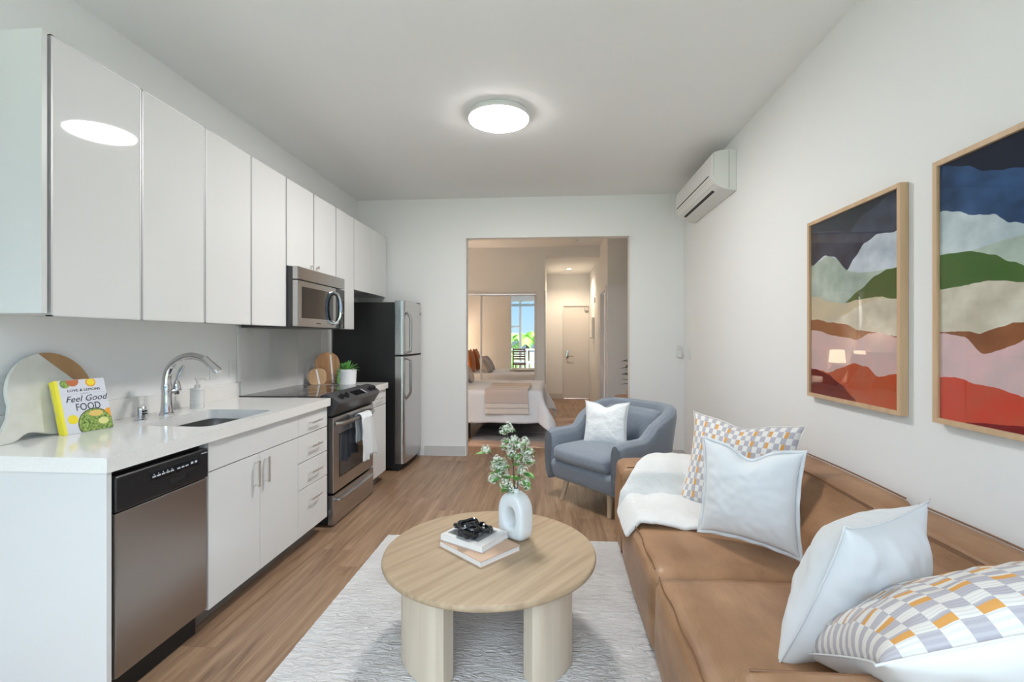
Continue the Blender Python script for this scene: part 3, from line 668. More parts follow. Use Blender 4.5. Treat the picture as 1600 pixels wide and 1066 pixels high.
# soap dispenser
p = thing('soap_dispenser', 'white marble soap dispenser with metal pump, between faucet and sockets', 'soap dispenser', (-2.10, 2.70, CT))
MB().lathe([(0, 0), (.036, 0), (.0375, .003), (.0375, .112), (.034, .118), (0, .119)], (-2.10, 2.70, CT)).build('bottle', M['soap'], p)
MB().cyl((-2.10, 2.70, CT+.118), (-2.10, 2.70, CT+.138), .015).cyl((-2.10, 2.70, CT+.138), (-2.10, 2.70, CT+.170), .006).cyl((-2.10, 2.70, CT+.168), (-2.10, 2.70, CT+.178), .012).tube([(-2.10, 2.70, CT+.173), (-2.075, 2.72, CT+.173), (-2.062, 2.73, CT+.166)], .005).build('pump', M['nickel'], p)
# sockets on the kitchen wall
def outlet(y, z, label, x=XL, sgn=1, w=.07, name='wall_socket', cat='socket'):
    p = tag(MB().box(x, x+sgn*.007, y-w/2, y+w/2, z-.058, z+.058, .002).build(name, M['plastic']), label, cat, 'white wall plates in the kitchen')
    MB().box(x+sgn*.006, x+sgn*.010, y-.017, y+.017, z-.034, z+.034, .001).build('insert', M['plastic'], p)
outlet(1.775, 1.12, 'white wall socket at the left picture edge behind the marble board')
outlet(3.00, 1.115, 'white wall socket above the soap dispenser, the nearer of two')
outlet(3.19, 1.115, 'white wall socket beside the backsplash edge strip')

# round marble and wood board leaning on the wall
bx = frame_mx((-2.115, 1.925, CT), (0, 1, 0), (-.075, 0, .35))   # local x along wall, y up the board, z towards the room
p = thing('round_cutting_board', 'large round marble and wood cutting board leaning on the wall behind the cookbook', 'cutting board', (-2.115, 1.925, CT))
R = .178; cyb = R+.004
a1, a2 = math.radians(100), math.radians(-8)
arcw = [(R*math.cos(a2+(a1-a2)*k/24), cyb+R*math.sin(a2+(a1-a2)*k/24)) for k in range(25)]
arcm = [(R*math.cos(a1+(2*PI-(a1-a2))*k/56), cyb+R*math.sin(a1+(2*PI-(a1-a2))*k/56)) for k in range(57)]
MB().prism(arcw, -.018, 0, bx, .003).build('wood_segment', M['mango'], p)
# paddle handle points down towards the camera, its neck flowing out of the disc
hd = []
out = arcm[:]
i0 = min(range(57), key=lambda i: abs(math.atan2(out[i][1]-cyb, out[i][0])-math.radians(-165)))
i1 = min(range(57), key=lambda i: abs(math.atan2(out[i][1]-cyb, out[i][0])-math.radians(-118)))
lo, hi = min(i0, i1), max(i0, i1)
neck = [(-.19, .10), (-.205, .075), (-.225, .045), (-.25, .025), (-.262, .012), (-.255, .001), (-.215, .001), (-.19, .002), (-.165, .012), (-.15, .022), (-.13, .03), (-.11, .03)]
out = out[:lo]+neck+out[hi:]
MB().prism(out, -.018, 0, bx, .003).build('marble_panel', M['marble'], p)
# cookbook leaning on the board
p = thing('cookbook', 'white cookbook with yellow spine and salad bowl cover leaning on the round board', 'book', (-2.04, 1.985, CT))
bm_ = frame_mx((-2.062, 1.89, CT+.001), (.16, 1, .0), (-.062, .02, .235)); BW, BH, BT = .197, .238, .030
MB().box(.004, BW-.003, .003, BH-.003, -BT+.003, -.003, mx=bm_).build('pages', M['paper'], p)
cv = MB().box(0, BW, 0, BH, -.003, 0, mx=bm_).box(0, BW, 0, BH, -BT, -BT+.003, mx=bm_).build('cover', M['bookcov'], p)
MB().box(-.003, .010, 0, BH, -BT-.0005, .0006, .001, mx=bm_).build('spine', M['yellow'], p)
def ptxt(parent, name, txt, x, y, size, m, shear=0, sx_=1, space=1, rot=0):
    MB().add(text_bm(txt, size, .0003, shear, 'CENTER', sx_, space), bm_ @ Matrix.Translation((x, y, .0008)) @ Matrix.Rotation(rot, 4, 'Z')).build(name, m, parent, smooth=False)
ptxt(cv, 'author_line', 'LOVE & LEMONS', .106, .184, .0165, M['ink'], space=1.1)
ptxt(cv, 'small_line', 'SIMPLE', .108, .1695, .010, M['greyprint'], space=1.4)
ptxt(cv, 'script_title', 'Feel Good', .108, .138, .039, M['ink'], .35)
ptxt(cv, 'main_title', 'FOOD', .110, .098, .046, M['ink'], sx_=.78)
sp_ = p.children[-1] if False else None
MB().add(text_bm('Feel Good FOOD', .017, .0002), bm_ @ Matrix.Translation((-.0033, .145, -BT/2-.006)) @ Matrix.Rotation(PI/2, 4, 'Z') @ Matrix.Rotation(-PI/2, 4, 'X')).build('spine_title', M['nickel'], p, smooth=False)
def disc(parent, name, x, y, r, m, z=.0006, a0=0, a1=360, sy=1):
    n = 40; pl = []
    for k in range(n):
        a = math.radians(a0+(a1-a0)*k/(n if a1-a0 >= 360 else n-1)); X, Y = x+r*math.cos(a), y+r*math.sin(a)*sy
        pl.append((max(.012, min(BW-.001, X)), max(.001, min(BH-.001, Y))))
    return MB().prism(pl, z-.0005, z, bm_).build(name, m, parent, smooth=False)
disc(cv, 'bowl_print', .128, .030, .072, M['bowl'], .0007); disc(cv, 'salad_print', .128, .030, .069, M['salad'], .0010)
disc(cv, 'noodle_print', .134, .078, .030, mat('noodle', (.80, .55, .15), .5), .0013, sy=.45)
disc(cv, 'avocado_print', .160, .040, .022, mat('avocado', (.75, .72, .28), .5), .0014, sy=.7)
disc(cv, 'badge_print', .040, .062, .020, M['lemon'], .0012)
disc(cv, 'orange_print', .138, .222, .021, M['orange'], .0008); disc(cv, 'orange_flesh', .138, .222, .015, M['lemon'], .0011)
disc(cv, 'grapefruit_print', .066, .232, .024, mat('grapefruit', (.55, .14, .04), .5), .0008); disc(cv, 'greens_print', .036, .222, .020, M['salad'], .0007)
disc(cv, 'egg_print', .190, .075, .020, M['orange'], .0008)
MB().box(.02, .075, .1725, .1732, .0004, .0009, mx=bm_).box(.14, .19, .1725, .1732, .0004, .0009, mx=bm_).build('rule_lines', M['greyprint'], cv)

# ------------------------------------------------------------------ range
RY0, RY1 = 3.255, 4.022
p = thing('kitchen_range', 'stainless steel slide-in range with black glass cooktop', 'range', (-1.85, 3.64, 0))
MB().box(XL+.03, -1.575, RY0+.006, RY1-.006, .02, .905, .002).build('body', M['black'], p)
MB().box(XL+.02, -1.595, RY0-.022, RY1+.022, .9155, .9215, .002).build('cooktop', M['blackglass'], p)
mb = MB()
for (cx_, cy_, r) in ((-1.75, 3.42, .10), (-1.75, 3.84, .075), (-2.03, 3.42, .075), (-2.03, 3.84, .10)):
    mb.tube([(cx_+r*math.cos(k*PI/20), cy_+r*math.sin(k*PI/20), .9215) for k in range(40)], .0008, 4, closed=True)
mb.build('burner_rings', M['greyprint'], next(c for c in p.children if c.name.startswith('cooktop')))
# sloped, bowed control panel (section in X-Z swept along Y)
def cpf(u, v):
    y = RY0-.012+(RY1-RY0+.024)*u; bow = 1-(2*u-1)**2; bulge = .026*bow**.6
    sec = [(-1.615, .905), (-1.612, .928), (-1.588, .938), (-1.560, .932), (-1.505+bulge*.7, .898-.0*bow), (-1.482+bulge, .880), (-1.480+bulge, .868), (-1.49+bulge*.8, .850), (-1.512+bulge*.4, .815), (-1.528, .787), (-1.60, .785), (-1.615, .905)]
    t = v*(len(sec)-1); i = min(int(t), len(sec)-2); f = t-i
    return (sec[i][0]*(1-f)+sec[i+1][0]*f, y, sec[i][1]*(1-f)+sec[i+1][1]*f)
mb = MB().grid(cpf, 24, 11)
b = mb.bm; mb.fix(1e-5); bmesh.ops.holes_fill(b, edges=b.edges[:])
cp = mb.build('control_panel', M['darkgrey'], p, ang=25)
def onpanel(y, t, lift=0):    # t: 0 top .. 1 bottom of the sloped face
    u = (y-RY0+.012)/(RY1-RY0+.024); bow = 1-(2*u-1)**2; bl = .026*bow**.6
    x0, z0, x1, z1 = -1.560, .932, -1.482+bl*.95, .880
    n = Vector((z0-z1, 0, x1-x0)).normalized()
    return Vector((x0+(x1-x0)*t, y, z0+(z1-z0)*t))+n*lift, n
for y in (3.335, 3.415, 3.87, 3.945):
    c0, n = onpanel(y, .55, 0); MB().cyl(c0-n*.004, c0+n*.008, .025, n=24).cyl(c0+n*.006, c0+n*.026, .018, .016, n=24).box(-.003, .003, -.016, .016, 0, .004, mx=frame_mx(c0+n*.026, (0, 1, 0), n.cross(Vector((0, 1, 0))))).build('knob', M['black'], cp)
c0, n = onpanel(3.64, .5, .0)
fm = frame_mx(c0, (0, 1, 0), n.cross(Vector((0, 1, 0))))
MB().box(-.105, .095, -.030, .030, -.004, .0035, .001, mx=fm).build('display', M['blackglass'], cp)
MB().box(.10, .118, -.030, .030, -.004, .004, .001, mx=fm).build('trim_bar', M['alu'], cp)
# oven door
od = MB().box(-1.572, -1.532, RY0+.012, RY1-.002, .235, .768, .005).build('oven_door', M['steelh'], p)
MB().box(-1.534, -1.5295, RY0+.115, RY1-.105, .335, .630, .002).build('door_window', M['ovenglass'], od)
MB().box(-1.5335, -1.5300, RY0+.105, RY1-.095, .325, .335).box(-1.5335, -1.5300, RY0+.105, RY1-.095, .630, .640).box(-1.5335, -1.5300, RY0+.105, RY0+.115, .335, .630).box(-1.5335, -1.5300, RY1-.105, RY1-.095, .335, .630).build('window_trim', M['black'], od)
def arch_handle(par, z, y0, y1, m, out=.05, r=.013):
    pts = []
    for k in range(21):
        t = k/20; e_ = min(t, 1-t); s_ = min(1, e_/.12); pts.append((-1.534+out*(1-(1-s_)**2)*(.75+.25*math.sin(PI*t)), y0+(y1-y0)*t, z))
    MB().tube(pts, r, 14, flat=1.15).build('handle', m, par)
arch_handle(od, .718, RY0+.045, RY1-.035, M['steeld'])
sd = MB().box(-1.572, -1.530, RY0+.008, RY1-.002, .012, .222, .005).build('storage_drawer', M['steelh'], p)
MB().rbox(-1.534, -1.500, RY0+.06, RY1-.05, .165, .188, .010, 8, (.006, 0, 0)).build('handle', M['steeld'], sd)
# towel over the oven handle
ty0, ty1 = 3.60, 3.80
def towel(u, v):
    y = ty0+(ty1-ty0)*u; L1, L2, rr = .20, .335, .026
    tot = L1+PI*rr+L2; s_ = v*tot; xc = -1.490
    if s_ < L1: x, z = xc-rr, .718-(L1-s_)
    elif s_ < L1+PI*rr: a = (s_-L1)/rr; x, z = xc-rr*math.cos(a), .718+rr*math.sin(a)
    else: x, z = xc+rr, .718-(s_-L1-PI*rr)
    dn = max(0, (.718-z))/.33
    fold = .009*math.sin(u*PI*6+1)+.004*math.sin(u*PI*15+dn*3)
    fro = s_ > L1+PI*rr
    y += (.10*(u-.5)+.028*math.sin(u*9))*dn*(1 if fro else 0)+.018*dn*(1 if fro else .5)
    return (x+(fold*(.3+dn)+.004*noise.noise(Vector((u*6, v*9, 0)))+(.010+.006*dn if fro else -.001)), y-.02*(1 if fro else 0)*(1-dn), z+(-.012*math.sin(u*7) if v > .98 else 0))
tag(MB().grid(towel, 48, 60).build('dish_towel', M['whitefab'], solid=.005, ang=180), 'white crinkled dish towel hanging over the oven door handle', 'towel')

# ------------------------------------------------------------------ refrigerator
FY0, FY1 = 4.68, 5.325
p = thing('refrigerator', 'stainless steel top-freezer refrigerator with black sides, in the back corner', 'refrigerator', (-1.85, 5.0, 0))
MB().box(-2.19, -1.565, FY0, FY1-.002, .03, 1.69, .006).build('body', M['blacktex'], p)
def fdoor(name, z0, z1):
    def f(u, v):
        y0, y1 = FY0+.002, FY1-.004; r = .022
        sec = [(-1.560, y0), (-1.50, y0), (-1.483, y0+.004), (-1.472, y0+.016), (-1.466, y0+.05), (-1.460, (y0+y1)/2), (-1.466, y1-.05), (-1.472, y1-.016), (-1.483, y1-.004), (-1.50, y1), (-1.560, y1)]
        t = u*(len(sec)-1); i = min(int(t), len(sec)-2); fr_ = t-i
        return (sec[i][0]*(1-fr_)+sec[i+1][0]*fr_, sec[i][1]*(1-fr_)+sec[i+1][1]*fr_, z0+(z1-z0)*v)
    mb = MB().grid(f, 40, 1); bmesh.ops.holes_fill(mb.bm, edges=mb.bm.edges[:]); bmesh.ops.recalc_face_normals(mb.bm, faces=mb.bm.faces)
    return mb.build(name, M['steel'], p, ang=40)
fz = fdoor('freezer_door', 1.165, 1.705); fd = fdoor('fridge_door', .075, 1.145)
def fh(par, z0, z1, flip):
    x = -1.470; y = FY0+.05; pts = []
    for k in range(17):
        t = k/16; s_ = min(1, (t if flip else 1-t)/.22); e_ = min(1, ((1-t) if flip else t)/.05)
        pts.append((x+.055*(1-(1-s_)**2)*(1-(1-e_)**2), y+.02-.02*s_, z0+(z1-z0)*t))
    MB().tube(pts, .0135, 14).build('handle', M['steeld'], par)
fh(fz, 1.175, 1.60, False); fh(fd, .72, 1.135, True)
MB().box(-1.565, -1.475, FY0+.004, FY1-.004, 1.147, 1.163).build('divider_strip', M['blackm'], p)
MB().cyl((-1.464, FY1-.06, 1.60), (-1.458, FY1-.06, 1.60), .016, n=20).build('round_badge', M['alu'], fz)
MB().box(-1.56, -1.48, FY1-.07, FY1-.01, 1.705, 1.722, .004).build('hinge_cover', M['black'], p)
MB().box(-1.60, -1.52, FY0+.01, FY1-.01, .012, .07, .003).build('kick_grille', M['blackm'], p)
MB().cyl((-1.55, FY0+.02, .022), (-1.55, FY0+.05, .022), .022, n=16).build('caster', M['black'], p)

# wooden boards and potted succulent right of the range
def slab(name, label, c, w, h, rz, m, lean=.12, strip=None):
    c = Vector(c); x = Vector((math.cos(rz), math.sin(rz), 0)); nb = Vector((-math.sin(rz), math.cos(rz), 0))
    fm = frame_mx(c, x, Vector((0, 0, 1))+nb*lean)
    p = thing(name, label, 'cutting board', c)
    pl = []
    for k in range(40):
        a = 2*PI*k/40; ex = 2.6; cc, ss = math.cos(a), math.sin(a); q = (abs(cc)**ex+abs(ss)**ex)**(-1/ex)
        pl.append((w/2*cc*q, h/2+h/2*ss*q if ss > 0 else h/2+h/2*ss*((abs(cc)**5+abs(ss)**5)**(-1/5))))
    MB().prism(pl, -.009, .009, fm, .003).build('board', m, p)
    if strip:
        MB().prism([(strip-.012, .004), (strip+.004, .004), (strip-.022, h*.93), (strip-.036, h*.93)], -.0095, .0098, fm).build('pale_inlay', M['paper'], p)
slab('cutting_board', 'tall oval acacia cutting board leaning behind the smaller one', (-2.035, 4.215, CT), .215, .285, .35, M['acacia'], .14, .055)
slab('cutting_board', 'small rounded acacia cutting board with pale inlay in front of the taller one', (-2.085, 4.135, CT), .155, .145, .45, M['acacia2'], .14, .02)
px_, py_ = -1.835, 4.19
p = thing('potted_plant', 'spiky green succulent in white scalloped pot beside the refrigerator', 'potted plant', (px_, py_, CT))
def potf(u, v):
    prof = [(0, 0), (.066, 0), (.072, .006), (.079, .13), (.077, .137), (.070, .137), (.068, .12), (0, .118)]
    t = v*(len(prof)-1); i = min(int(t), len(prof)-2); f = t-i; r = prof[i][0]*(1-f)+prof[i+1][0]*f; z = prof[i][1]*(1-f)+prof[i+1][1]*f
    a = 2*PI*u
    if .01 < z < .125 and r > .066: r += .0035*abs(math.sin(a*9+ (0 if int(z/.028) % 2 else PI/2)))*abs(math.sin(z/.028*PI))
    return (px_+r*math.cos(a), py_+r*math.sin(a), CT+z)
MB().grid(potf, 108, 56, closed_u=True).fix(1e-6).build('pot', M['pot'], p, ang=60)
random.seed(11)
def leaf_blade(mb, o, d, L_, w, bend=.3, n=5):
    o = Vector(o); d = Vector(d).normalized(); sd = d.cross(Vector((0, 0, 1)));
    if sd.length < .05: sd = Vector((1, 0, 0))
    sd.normalize(); b = bmesh.new(); pr = None; up = sd.cross(d).normalized()
    for q in range(n+1):
        t = q/n; c_ = o+d*L_*t+Vector((0, 0, -bend*L_*t*t)); ww = w*(math.sin(PI*(.15+.85*t)**.8)) if q < n else w*.03
        v = (b.verts.new(c_+sd*ww), b.verts.new(c_-up*ww*.35), b.verts.new(c_-sd*ww))
        if pr: b.faces.new((pr[0], pr[1], v[1], v[0])); b.faces.new((pr[1], pr[2], v[2], v[1]))
        pr = v
    mb.add(b)
for k in range(30):
    a = k*2.399; el_ = .25+1.15*(1-k/30)**.8 if k < 30 else 0; el_ = .35+1.1*random.random()
    mb = MB(); leaf_blade(mb, (px_+.012*math.cos(a), py_+.012*math.sin(a), CT+.125), (math.cos(a)*math.cos(el_), math.sin(a)*math.cos(el_), math.sin(el_)), .105+.04*random.random(), .010, .35)
    mb.build('leaf', M['green'], p, ang=180, solid=.0015)
mb = MB()
for k in range(60):
    t = random.random(); z = CT+.125-t*.11; y = py_-.070-.012*math.sin(t*3); x = px_-.055+.012*random.random()
    mb.rbox(x-.004, x+.004, y-.004-.010*random.random(), y+.004, z-.005, z+.005, .003, 1)
mb.build('trailing_strand', M['green2'], p)

# ------------------------------------------------------------------ ceiling light, smoke detector, downlight
lc = (-.372, 3.345)
p = thing('ceiling_light', 'round white flush ceiling light, switched on, over the living room', 'ceiling light', (lc[0], lc[1], H))
MB().lathe([(0, 0), (.200, 0), (.206, -.004), (.214, -.040), (.211, -.043), (0, -.043)], (*lc, H), 64).build('base', M['plastic'], p, ang=60)
MB().lathe([(0, -.062), (.10, -.060), (.17, -.0555), (.200, -.050), (.208, -.046), (.208, -.0432), (0, -.0432)], (*lc, H), 64).build('diffuser', M['diffuser'], p, ang=60)
p = thing('recessed_light', 'small round lit downlight in the hall ceiling', 'ceiling light', (.34, 9.75, HH))
MB().lathe([(.05, -.001), (.075, -.001), (.075, -.008), (.05, -.012)], (.34, 9.75, HH), 32).build('trim_ring', M['plastic'], p)
MB().cyl((.34, 9.75, HH-.008), (.34, 9.75, HH-.001), .052, n=32).build('lens', M['downl'], p)
sl = bpy.data.lights.new('hall_downlight', 'SPOT'); sl.energy = 26; sl.color = (1, .79, .55); sl.spot_size = math.radians(150); sl.spot_blend = .6; sl.shadow_soft_size = .05
slo = bpy.data.objects.new('hall_downlight', sl); slo.location = (.34, 9.75, HH-.02); COL.objects.link(slo)
p = tag(MB().lathe([(0, -.035), (.035, -.035), (.055, -.028), (.06, -.012), (.06, 0)], (.36, 7.75, H), 32).build('smoke_detector', M['plastic']), 'round white smoke detector on the bedroom ceiling', 'smoke detector')

# ------------------------------------------------------------------ wall air conditioner
p = thing('air_conditioner', 'white wall-mounted split air conditioner high on the right wall', 'air conditioner', (XR, 4.38, 2.5))
AY0, AY1 = 3.84, 4.90
sec = [(0, 2.795), (-.05, 2.80), (-.12, 2.795), (-.165, 2.782), (-.185, 2.765), (-.192, 2.74), (-.198, 2.62), (-.195, 2.59), (-.175, 2.55), (-.145, 2.52), (-.10, 2.495), (-.04, 2.482), (0, 2.478)]
fm = Matrix(((1, 0, 0, XR), (0, 0, 1, 0), (0, 1, 0, 0), (0, 0, 0, 1)))
def acp(y0, y1, ins=0): return MB().prism([(x*(1-ins), z-(z-2.64)*ins) for x, z in sec], y0, y1, fm, .006)
ab = acp(AY0, AY1).build('casing', M['acp'], p, ang=25)
def seg_on(i0, t0, i1, t1, y0, y1, name, m, th=.0015, par=ab):
    a_ = Vector((sec[i0][0], 0, sec[i0][1])).lerp(Vector((sec[i0+1][0], 0, sec[i0+1][1])), t0); b__ = Vector((sec[i1][0], 0, sec[i1][1])).lerp(Vector((sec[i1+1][0], 0, sec[i1+1][1])), t1)
    d = (b__-a_); n = Vector((d.z, 0, -d.x)).normalized()
    if n.x > 0 or n.z > 0: n = -n if n.z > 0 else n
    MB().prism([((a_+n*th).x, (a_+n*th).z), ((b__+n*th).x, (b__+n*th).z), ((b__-n*.003).x, (b__-n*.003).z), ((a_-n*.003).x, (a_-n*.003).z)], y0, y1, fm).build(name, m, par)
seg_on(6, .35, 6, .65, AY0+.05, AY1-.05, 'panel_gap', M['blackm'])
seg_on(9, .05, 9, .50, AY0+.13, AY1-.10, 'air_outlet', M['blackm'])
seg_on(7, .3, 7, .36, AY0+.03, AY1-.03, 'flap_line', M['greyprint'], .0008)
seg_on(8, .4, 8, .46, AY0+.03, AY1-.03, 'flap_line', M['greyprint'], .0008)
MB().box(XR-.06, XR-.0555, AY0-.0015, AY0+.001, 2.50, 2.79).box(XR-.175, XR-.172, AY0-.0015, AY0+.001, 2.60, 2.77).build('side_seam', M['greyprint'], p)

# ------------------------------------------------------------------ framed prints
P1 = dict(b1=[(2.698, 1.901), (2.509, 1.867), (2.394, 1.834), (2.289, 1.889), (2.106, 1.93)],
 b2=[(2.698, 1.724), (2.593, 1.757), (2.509, 1.735), (2.406, 1.655), (2.346, 1.707), (2.278, 1.759), (2.184, 1.781), (2.084, 1.768)],
 b3=[(2.698, 1.724), (2.564, 1.749), (2.483, 1.722), (2.394, 1.648), (2.312, 1.63), (2.204, 1.622), (2.084, 1.622)],
 b4=[(2.667, 1.553), (2.564, 1.516), (2.431, 1.498), (2.312, 1.551), (2.204, 1.602), (2.125, 1.621), (2.084, 1.618)],
 b5=[(2.667, 1.553), (2.564, 1.516), (2.431, 1.498), (2.312, 1.508), (2.184, 1.509), (2.084, 1.492)],
 b6=[(2.667, 1.429), (2.509, 1.415), (2.431, 1.442), (2.312, 1.479), (2.184, 1.502), (2.084, 1.492)],
 b7=[(2.667, 1.429), (2.536, 1.408), (2.431, 1.4), (2.312, 1.365), (2.204, 1.356), (2.084, 1.338)],
 b8=[(2.667, 1.371), (2.536, 1.345), (2.431, 1.334), (2.335, 1.322), (2.246, 1.35), (2.164, 1.356), (2.084, 1.333)],
 b9=[(2.698, 1.166), (2.564, 1.154), (2.457, 1.184), (2.358, 1.212), (2.267, 1.203), (2.184, 1.163), (2.084, 1.182)],
 b10=[(2.698, 1.166), (2.564, 1.146), (2.457, 1.105), (2.358, 1.052), (2.30, 1.0)])
P2 = dict(b1=[(1.844, 1.95), (1.741, 1.916), (1.669, 1.872), (1.604, 1.857), (1.526, 1.837), (1.3, 1.87), (1.19, 1.85)],
 b2=[(1.844, 1.788), (1.792, 1.775), (1.704, 1.737), (1.647, 1.729), (1.583, 1.684), (1.526, 1.668), (1.35, 1.70), (1.19, 1.72)],
 b3=[(1.844, 1.632), (1.716, 1.625), (1.625, 1.635), (1.526, 1.64), (1.19, 1.66)],
 b4=[(1.844, 1.632), (1.728, 1.624), (1.647, 1.599), (1.583, 1.564), (1.526, 1.54), (1.19, 1.50)],
 b5=[(1.844, 1.507), (1.766, 1.509), (1.692, 1.515), (1.625, 1.512), (1.526, 1.495), (1.19, 1.47)],
 b7=[(1.844, 1.352), (1.741, 1.354), (1.692, 1.345), (1.625, 1.364), (1.573, 1.377), (1.526, 1.378), (1.19, 1.36)],
 b8=[(1.844, 1.348), (1.753, 1.335), (1.681, 1.278), (1.625, 1.29), (1.573, 1.31), (1.526, 1.334), (1.19, 1.33)],
 b9=[(1.844, 1.188), (1.792, 1.195), (1.716, 1.178), (1.647, 1.174), (1.583, 1.162), (1.526, 1.15), (1.19, 1.19)],
 b10=[(1.844, 1.03), (1.647, 1.055), (1.526, 1.067), (1.19, 1.06)])
P2['b6'] = P2['b5']
def interp(pts, y):
    pts = sorted(pts)
    if y <= pts[0][0]: return pts[0][1]
    if y >= pts[-1][0]: return pts[-1][1]
    for i in range(len(pts)-1):
        if pts[i][0] <= y <= pts[i+1][0]:
            t = (y-pts[i][0])/(pts[i+1][0]-pts[i][0]); t = t*t*(3-2*t)*.6+t*.4
            return pts[i][1]*(1-t)+pts[i+1][1]*t
def wc(name, a, b_, s=5):
    return mat(name, tuple(min(1, x*1.08) for x in a), .8, spec=.05, col2=tuple(x*.80 for x in b_), vscale=(1, s*1.6, s*2.2), vdetail=9)
WC1 = [wc('ink_black', (.012, .014, .022), (.03, .035, .05)), wc('slate_wash', (.06, .075, .12), (.035, .03, .045)), wc('ice_wash', (.66, .72, .78), (.50, .58, .68)), wc('sage_wash', (.50, .57, .50), (.38, .47, .41)),
       wc('olive_wash', (.075, .12, .03), (.13, .17, .055)), wc('sand_wash', (.60, .50, .32), (.66, .58, .44)), wc('cream_wash', (.72, .66, .55), (.64, .57, .44)), wc('brown_wash', (.30, .11, .045), (.40, .17, .07)),
       wc('pink_wash', (.68, .45, .42), (.74, .56, .54)), wc('rust_wash', (.50, .085, .035), (.60, .16, .08)), wc('dark_red_wash', (.13, .02, .018), (.25, .035, .025))]
WC2 = [wc('ink_navy', (.012, .017, .035), (.02, .03, .06)), wc('blue_wash', (.05, .12, .28), (.025, .055, .13)), wc('ice_wash_pale', (.66, .74, .77), (.54, .65, .70)), wc('mint_wash', (.56, .66, .58), (.48, .58, .50)),
       wc('green_wash', (.055, .13, .025), (.11, .20, .05)), WC1[5], wc('cream_wash_pale', (.74, .69, .58), (.68, .61, .48)), wc('copper_wash', (.34, .13, .055), (.26, .09, .04)),
       wc('rose_wash', (.74, .50, .50), (.78, .60, .60)), wc('red_wash', (.62, .06, .035), (.72, .14, .08)), wc('wine_wash', (.20, .02, .025), (.30, .03, .03))]
def artwork(y0, y1, z0, z1, bands, cols, label, seed):
    p = thing('framed_print', label, 'framed picture', (XR, (y0+y1)/2, (z0+z1)/2), group='framed abstract landscape prints on the right wall')
    xf, w, x1 = XR-.035, .019, XR-.002
    MB().box(xf, x1, y0, y0+w, z0, z1, .0015).box(xf, x1, y1-w, y1, z0, z1, .0015).box(xf, x1, y0+w, y1-w, z0, z0+w, .0015).box(xf, x1, y0+w, y1-w, z1-w, z1, .0015).build('frame', M['frameoak'], p)
    b = bmesh.new(); n = 120; a0, a1, c0, c1 = y0+w-.001, y1-w+.001, z0+w-.001, z1-w+.001; xp = XR-.022
    rows = []
    for i in range(n+1):
        y = a0+(a1-a0)*i/n; zs = [c1]; last = c1
        for k in range(1, 11):
            z = interp(bands['b%d' % k], y)
            if k == 10 and seed == 1 and y < 2.30: z = c0
            z += .004*noise.noise(Vector((y*22, k*5+seed, 0)))+.002*noise.noise(Vector((y*70, k*3+seed, 0))) if abs(interp(bands['b%d' % k], y)-interp(bands['b%d' % max(1, k-1)], y)) > .001 else .004*noise.noise(Vector((y*22, (k-1)*5+seed, 0)))
            z = max(c0, min(last, z)); zs.append(z); last = z
        zs.append(c0); rows.append([b.verts.new((xp, y, z)) for z in zs])
    for i in range(n):
        for k in range(11):
            q = (rows[i][k], rows[i+1][k], rows[i+1][k+1], rows[i][k+1])
            if max(abs(q[0].co.z-q[3].co.z), abs(q[1].co.z-q[2].co.z)) < 1e-5: continue
            f = b.faces.new(q); f.material_index = k
    mb = MB(); mb.bm.free(); mb.bm = b; mb.build('print', cols, p, smooth=False)
    MB().box(XR-.012, XR-.004, y0+.01, y1-.01, z0+.01, z1-.01).build('backing', M['paper'], p)
    MB().box(XR-.0285, XR-.0265, a0, a1, c0, c1).build('glass', M['pglass'], p)
artwork(2.038, 2.742, 1.016, 1.957, P1, WC1, 'oak-framed abstract wave painting further from the camera, dark slate at top and rust at bottom', 1)
artwork(1.170, 1.874, 1.022, 1.973, P2, WC2, 'nearer oak-framed abstract wave painting, blue at top, red at bottom, at the picture edge', 2)
# switch plate and remote holder in the far right corner
p = tag(MB().box(XR-.007, XR, 5.075, 5.145, 1.105, 1.225, .002).build('light_switch', M['plastic']), 'white switch plate on the right wall by the far corner', 'switch')
MB().box(XR-.011, XR-.006, 5.10, 5.12, 1.14, 1.19, .001).build('rocker', M['plastic'], p)
p = tag(MB().box(1.355, 1.405, YB-.025, YB, 1.12, 1.20, .008).build('remote_holder', M['plastic']), 'white remote control holder on the back wall beside the corner', 'holder')
MB().box(1.36, 1.40, YB-.018, YB-.007, 1.14, 1.25, .004).build('remote_control', M['acp'], p)
p = tag(MB().box(.135, .205, YE-.007, YE, .99, 1.10, .002).build('light_switch', M['plastic']), 'white switch plate on the hall end wall left of the entry door', 'switch')
MB().box(.16, .18, YE-.010, YE-.006, 1.02, 1.07, .001).build('rocker', M['plastic'], p)
p = tag(MB().box(HX1-.055, HX1, 9.35, 9.75, 1.33, 1.73, .006).build('wall_box', M['plastic']), 'white box mounted on the right hall wall', 'wall box')
MB().box(HX1-.08, HX1-.05, 9.38, 9.72, 1.325, 1.345, .002).build('ledge', M['trim'], p)
tag(MB().cyl((HX1-.02, 9.25, 2.06), (HX1, 9.25, 2.06), .05, n=24).build('door_chime', M['plastic']), 'small round white chime high on the right hall wall', 'door chime')

